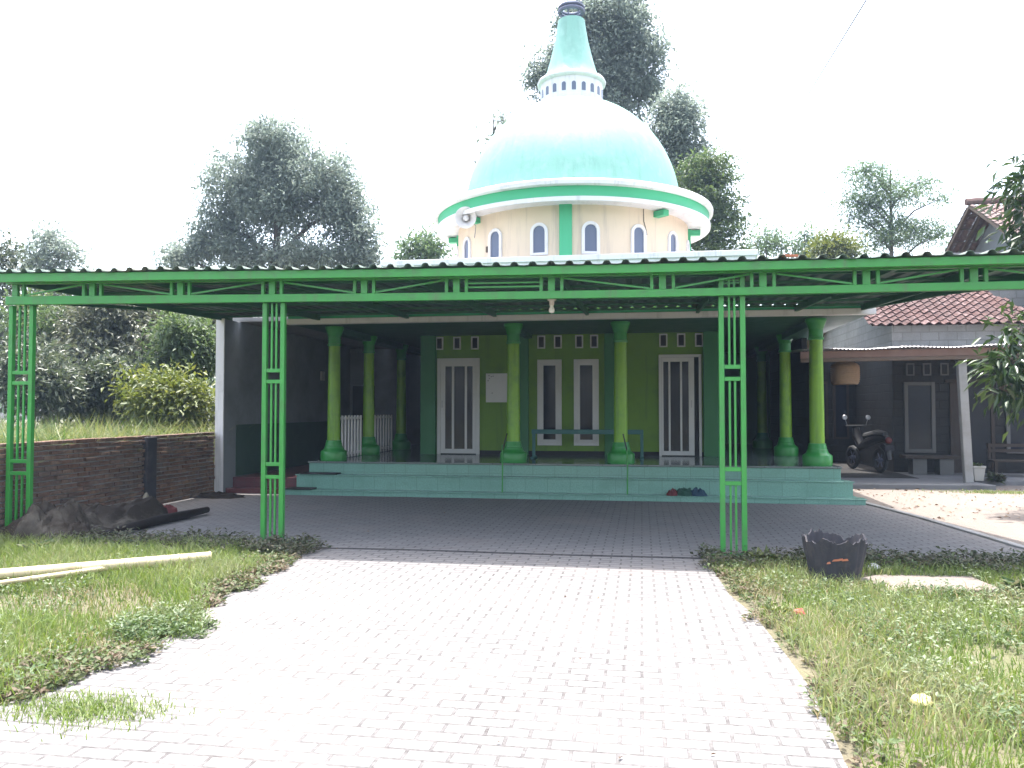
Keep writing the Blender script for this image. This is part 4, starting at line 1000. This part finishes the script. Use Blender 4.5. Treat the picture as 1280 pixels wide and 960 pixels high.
# thin bare branch tips seen left of the dome
tree('branchy_tree', 'sparse dark leafed branches peeping past the left side of the dome', G2, (at(640, 520, 30).x, 30, 0),
     [E(629, 148, 30, 9, 7), E(608, 172, 30, 8, 7), E(590, 200, 30, 6, 6), E(640, 170, 30, 22, 18)], LM_GREY, 60, 12, .16, .17, .12, split=.6)
# far left and behind the brick wall
tree('far_tree', 'small leafy tree on the far left skyline above the canopy corner', G1, (at(60, 520, 27).x, 27, .5),
     [E(62, 300, 27, 26, 14), E(80, 318, 27, 30, 14), E(45, 322, 27, 26, 16), E(60, 350, 27, 50, 24)], LM_GREY, 330, 15, .25, .17, .14)
tree('far_tree', 'bluish dark tree at the left picture edge beyond the canopy', G1, (at(-10, 520, 24).x, 24, .5),
     [E(0, 318, 24, 28, 16), E(-15, 350, 24, 45, 30), E(-10, 420, 24, 45, 60)], LM_DARK, 380, 15, .25, .18, .16)
shr = [(40, 470, 16.5, 58, 62, LM_DARK, 'dark bushy tree behind the left canopy post'), (118, 420, 19, 60, 55, LM_SHRUB, 'grey leaved tree second from left behind the brick wall'),
       (60, 410, 20, 60, 50, LM_MID, 'mid green tree behind the dark bushy one'), (190, 410, 20, 62, 50, LM_SHRUB, 'grey leaved tree just left of the annex wall'),
       (120, 490, 17.5, 55, 48, LM_DARK, 'dark shaded shrub at the middle of the brick wall'), (232, 445, 18.5, 46, 48, LM_MID, 'greener tree beside the white annex end'),
       (205, 505, 16, 50, 32, LM_YEL, 'yellow green bush low behind the brick wall near the annex'), (268, 400, 22, 60, 60, LM_SHRUB, 'grey leaved tree partly behind the annex wall'), (165, 470, 22, 60, 60, LM_DARK, 'dark tree deep behind the middle shrubs')]
for i, (px, py, y, rx, ry, mat, lab) in enumerate(shr):
    cl_ = [E(px + R_.uniform(-.55, .55) * rx, py + R_.uniform(-.7, .6) * ry, y + R_.uniform(-.8, .8), rx * R_.uniform(.4, .6), ry * R_.uniform(.35, .5)) for k in range(7)] + [E(px, py, y, rx * .7, ry * .7)]
    tree('bushy_tree', lab, G1, (at(px, 520, y).x, y, .5), cl_, mat, 620, 16, .20, .15, .10, split=.5)
# distant wood closing the view, one mass
wd = []
for k in range(90):
    y = R_.uniform(55, 75); x = -70 + 140 * k / 90 + R_.uniform(-1, 1); z = R_.uniform(2, 5.5)
    wd.append((Vector((x, y, z)), (R_.uniform(2.2, 4), 2.5, R_.uniform(2, 3.2))))
T, P, out, tt = crown_points(wd, 3200, 11, .45)
me = leaves_mesh('far_wood', P, norm(out + NP.normal(size=P.shape) * .6), .5 * NP.uniform(.6, 1.3, len(P)), .5, np.clip(tt * .7 + NP.random(len(P)) * .3, 0, 1))
tag(link('far_wood', me, LM_MID), 'distant mass of green trees closing the view behind', 'wood', kind='stuff')
# leafy mango at right, trunk outside the frame
tree('mango_tree', 'big glossy leaved tree whose boughs reach in from the right edge', None, (7.6, 13.2, 0),
     [(at(1262, 455, 13.0), (.24, .5, .42)), (at(1278, 410, 13.0), (.3, .5, .3)), (at(1250, 485, 12.8), (.16, .3, .2)), (at(1300, 470, 13.2), (.5, .6, .6)), (at(1285, 300, 14), (.36, .5, .36)), (at(1288, 250, 14), (.28, .5, .6)), (at(1285, 215, 14), (.22, .4, .3)), ((7.9, 13.6, 4.4), (1.2, 1.2, 1.2))],
     leafmat('mango_leaves', [(.012, .03, .008), (.022, .05, .012), (.04, .075, .02), (.07, .11, .03)], .3, .25, .6), 260, 13, .17, .23, .2, width=.3, droop=.7)

# ================================================================== GRASS AND GROUND COVER
LP = [(-7.8, 8.5), (-3.85, 8.35), (-3.7, 7.5), (-3.58, 6.62), (-3.42, 5.85), (-3.05, 5.15), (-3.15, 4.7), (-3.25, 4.2), (-3.4, 3.7), (-3.6, 3.0), (-9, 3.0), (-9, 8.5)]
RP = [(.72, 8.55), (.76, 7.0), (.92, 6.2), (.98, 5.2), (1.0, 4.4), (.95, 3.75), (.95, 3.0), (8, 3.0), (8, 8.9), (4.5, 8.7)]
PATH = [(1.95, 7.3), (3.05, 7.5), (3.0, 8.0), (1.9, 7.9)]
def grow(poly, n, fn):
    P = scatter(poly, n, .07)
    return P
Pl = scatter(LP, 62000, .07); Pr = scatter(RP, 62000, .07); Pr = Pr[~inpoly(Pr, PATH)]
# thin grass out near the edge strip of creeping weeds on the left
Pall = np.concatenate([Pl, Pr]); d = sines(Pall, 21, 2.2)
keep = (d > -.22) | (NP.random(len(Pall)) < .35); Pall = Pall[keep]; d = d[keep]
isr = Pall[:, 0] > 0
h = (.075 + .09 * NP.random(len(Pall))) * (1 + .9 * np.clip(d, -.4, .5)) * np.where(isr, .8, 1.0)
tag(link('lawn', blades('lawn', Pall, 0., h, NP.uniform(.005, .010, len(Pall)), np.clip(.5 + d * .8 + NP.normal(0, .22, len(Pall)), 0, 1), .75), GR), 'sunlit green grass on both sides of the driveway', 'grass', kind='stuff')
Pd = np.concatenate([scatter(LP, 9000, .1), scatter(RP, 30000, .1)]); dd = sines(Pd, 33, 2.6); Pd = Pd[dd > .02]; Pd = Pd[~inpoly(Pd, PATH)]
tag(link('dry_grass', blades('dry_grass', Pd, 0., NP.uniform(.06, .17, len(Pd)), NP.uniform(.004, .008, len(Pd)), NP.random(len(Pd)), 1.2), GR_DRY), 'straw coloured dry blades among the green lawn', 'grass', kind='stuff')
# broad leaved weeds
Pw = np.concatenate([scatter(RP, 5200, .1), scatter(LP, 1300, .1)]); dw = sines(Pw, 44, 1.9); Pw = Pw[dw > -.02]; Pw = Pw[~inpoly(Pw, PATH)]
edgeL = [(-3.95, 8.4), (-3.55, 8.3), (-3.5, 6.6), (-3.2, 5.6), (-2.95, 5.2), (-3.2, 4.8), (-3.7, 5.4), (-3.95, 6.6)]
pe = scatter([(-3.6, 5.75), (-3.1, 5.45), (-2.95, 5.15), (-3.4, 4.9), (-3.75, 5.2)], 500, .06)
Pw = np.concatenate([Pw, pe])
tag(link('weeds', weeds('weeds', Pw, 0., .04 + .09 * NP.random(len(Pw)), .034, np.clip(.5 + sines(Pw, 9, 3) * .9, 0, 1), .5, 14), WEED), 'broad leaved green weeds spread through the lawns', 'weeds', kind='stuff')
# dark creeping plants along the shaded front of the forecourt and brownish ones down the driveway edge
strips = [[(-7.7, 8.95), (-3.75, 8.75), (-3.55, 8.3), (-3.8, 8.0), (-7.7, 8.35)], [(.62, 8.75), (4.5, 9.0), (6, 8.9), (6, 8.4), (2.0, 8.25), (.66, 8.2)]]
Pc = np.concatenate([scatter(strips[0], 1700, .13), scatter(strips[1], 1900, .13)])
tag(link('creeping_plants', weeds('creeping_plants', Pc, .005, .06 + .09 * NP.random(len(Pc)), .05, NP.random(len(Pc)), .5, 9), WEED_DARK), 'dark creeping plants along the front edge of the forecourt', 'ground cover', kind='stuff')
bstrip = [(-3.62, 8.2), (-3.45, 7.6), (-3.38, 6.6), (-3.28, 5.9), (-3.6, 5.9), (-3.8, 6.8), (-3.95, 7.6), (-3.9, 8.2)]; bstrip2 = [(-3.2, 4.95), (-3.05, 4.75), (-3.2, 4.1), (-3.4, 3.5), (-3.9, 3.5), (-3.65, 4.4)]
rs1 = [(.66, 8.2), (.74, 7.0), (.86, 6.2), (.93, 5.2), (.96, 4.4), (.9, 3.6), (1.12, 3.6), (1.2, 4.4), (1.12, 5.2), (1.06, 6.2), (.95, 7.0), (.9, 8.2)]
Pb = np.concatenate([scatter(bstrip, 1000, .10), scatter(bstrip2, 800, .10), scatter(rs1, 650, .08)])
mixm = leafmat('browned_creeper_leaves', [(.10, .07, .045), (.15, .115, .075), (.09, .10, .045), (.07, .11, .035), (.12, .15, .05)], .7, .25)
tag(link('browned_creeper', weeds('browned_creeper', Pb, .004, .03 + .05 * NP.random(len(Pb)), .038, NP.random(len(Pb)), .55, 12), mixm), 'browned creeper fringing the driveway edges', 'ground cover', kind='stuff')
# grass tuft spilling on the paving at the bottom left
Pt = NP.normal(size=(1500, 2)) * np.array([[.22, .11]]) + np.array([[-2.85, 3.78]])
tag(link('paving_tuft', blades('paving_tuft', Pt, .01, NP.uniform(.02, .07, len(Pt)), NP.uniform(.004, .008, len(Pt)), NP.random(len(Pt)), 1.1), GR), 'low grass tuft on the paving at the bottom left', 'grass', kind='stuff')
# tall grass behind the brick wall
Pg = NP.uniform((-14, 7), (-8.05, 16), (14000, 2)); hg = NP.uniform(.35, 1.0, len(Pg)) * (1 + .4 * sines(Pg, 5, 1.5))
tag(link('tall_grass', blades('tall_grass', Pg, .55, hg, NP.uniform(.012, .028, len(Pg)), np.clip(.55 + .5 * sines(Pg, 6, 1.2) + NP.normal(0, .2, len(Pg)), 0, 1), .8), leafmat('tall_grass_blades', [(.06, .12, .05), (.09, .15, .04), (.17, .2, .07), (.27, .26, .13)], .5, .4)), 'tall pale grass growing behind the brick wall', 'grass', kind='stuff')
# yard grass hints and dead leaves on the sand
Ps = NP.uniform((3.9, 12.0), (9, 17.2), (420, 2)); Ps = Ps[Ps[:, 0] > 3.6 + (15 - Ps[:, 1]) * .16]
Pp = NP.uniform((-7.4, 3.5), (4.2, 13.7), (110, 2))
P3 = np.concatenate([np.concatenate([Ps, np.full((len(Ps), 1), .016)], 1), np.concatenate([Pp, np.full((len(Pp), 1), .022)], 1)])
a = NP.uniform(0, 6.28, len(P3)); D3 = norm(np.stack([np.cos(a), np.sin(a), NP.uniform(0, .2, len(P3))], 1))
tag(link('dead_leaves', leaves_mesh('dead_leaves', P3, D3, NP.uniform(.03, .10, len(P3)) * np.where(np.arange(len(P3)) < len(Ps), 1., .4), .5, NP.random(len(P3))), DRYLEAF), 'dead leaves scattered over the sandy yard and paving', 'leaves', kind='stuff')
Py = NP.normal(size=(900, 2)) * np.array([[.5, .12]]) + np.array([[6.6, 16.3]])
tag(link('yard_grass', blades('yard_grass', Py, .006, NP.uniform(.03, .08, len(Py)), NP.uniform(.006, .01, len(Py)), NP.uniform(.4, 1, len(Py)), 1.), GR), 'faint grass patch on the sandy yard near the porch post', 'grass', kind='stuff')
# litter and small single plants in the right lawn
def crumple(c, s, mat, lab, name, seed): lump(name, c, s, s * .8, s * .7, mat, None, seed, 8, lab, 'litter')
crumple((1.15, 6.29, .05), .045, M['scrap_red'], 'small red wrapper in the right lawn', 'wrapper', 2.2)
crumple((1.42, 4.46, .06), .055, M['scrap_pale'], 'pale yellow leaf scrap in the right foreground lawn', 'leaf_scrap', 5.2)
crumple((2.22, 8.28, .03), .06, M['paper'], 'white plastic scrap behind the ragged bin', 'plastic_scrap', 7.7)
for (x, y, hh, lab, mat) in ((1.2, 8.45, .30, 'yellowish young plant at the foot of the right canopy post', LM_YEL), (1.0, 6.35, .16, 'yellow green plant at the driveway edge left of the red wrapper', LM_YEL), (2.0, 7.45, .14, 'pale leafy plant at the foot of the bin', WEED), (1.27, 4.85, .12, 'yellowish seedling in the right foreground lawn', LM_YEL),
        (3.2, 7.55, .26, 'pale bushy weed right of the concrete slab', WEED), (-6.55, 7.9, .3, 'feathery pale weed below the left canopy post', WEED)):
    tag(tuft('young_plant', (x, y, 0), 150, hh, .07, mat), lab, 'plant', 'young plants in the verge')
# overhead cable
b = MB(); p, q = Vector((3.22, 12, 7.46)), Vector((4.9, 40, 12.5)); b.tube([p + (p - q) * .3] + [p.lerp(q, t) - Vector((0, 0, .9 * math.sin(math.pi * t) * .3)) for t in (0, .2, .4, .6, .8, 1)], .011, 6)
tag(b.build('overhead_cable', M['cable'], origin_at=p), 'thin overhead cable crossing the sky at upper right', 'cable')

# ================================================================== AIR
hz = MB(); hz.box(-97, 97, -42, 112, -1.2, 26)
hzm = bpy.data.materials.new('haze_air'); hzm.use_nodes = True; hn = hzm.node_tree
for n_ in list(hn.nodes): hn.nodes.remove(n_)
ho = hn.nodes.new('ShaderNodeOutputMaterial'); hv = hn.nodes.new('ShaderNodeVolumePrincipled')
hv.inputs['Color'].default_value = (.58, .76, 1, 1); hv.inputs['Density'].default_value = .0009; hv.inputs['Anisotropy'].default_value = .0
hn.links.new(hv.outputs[0], ho.inputs['Volume'])
tag(hz.build('haze', hzm), kind='stuff')

# ================================================================== LIGHT
sun_dir = Vector((-.03, .19, 1)).normalized()
sl = bpy.data.lights.new('sun', 'SUN'); sl.energy = 2.0; sl.angle = rad(.53); sl.color = (1, .965, .92)
so = bpy.data.objects.new('sun', sl); COL.objects.link(so); so.rotation_euler = sun_dir.to_track_quat('Z', 'Y').to_euler(); so.location = (0, 0, 30)
w = bpy.data.worlds.new('World'); scene.world = w; w.use_nodes = True; nt = w.node_tree
bg = nt.nodes['Background']; sky = nt.nodes.new('ShaderNodeTexSky'); sky.sky_type = 'NISHITA'; sky.sun_disc = False
sky.sun_elevation = math.asin(sun_dir.z); sky.sun_rotation = math.atan2(sun_dir.x, sun_dir.y); sky.dust_density = 4.; sky.air_density = 1.; sky.ozone_density = 1.
hs = nt.nodes.new('ShaderNodeHueSaturation'); hs.inputs['Saturation'].default_value = .62
nt.links.new(sky.outputs[0], hs.inputs['Color']); nt.links.new(hs.outputs[0], bg.inputs[0]); bg.inputs[1].default_value = .15
scene.view_settings.view_transform = 'Standard'; scene.view_settings.look = 'None'; scene.view_settings.gamma = 1
scene.view_settings.exposure = 2.47
scene.render.engine = 'CYCLES'
scene.cycles.use_denoising = True
scene.cycles.max_bounces = 8; scene.cycles.diffuse_bounces = 4; scene.cycles.transparent_max_bounces = 4
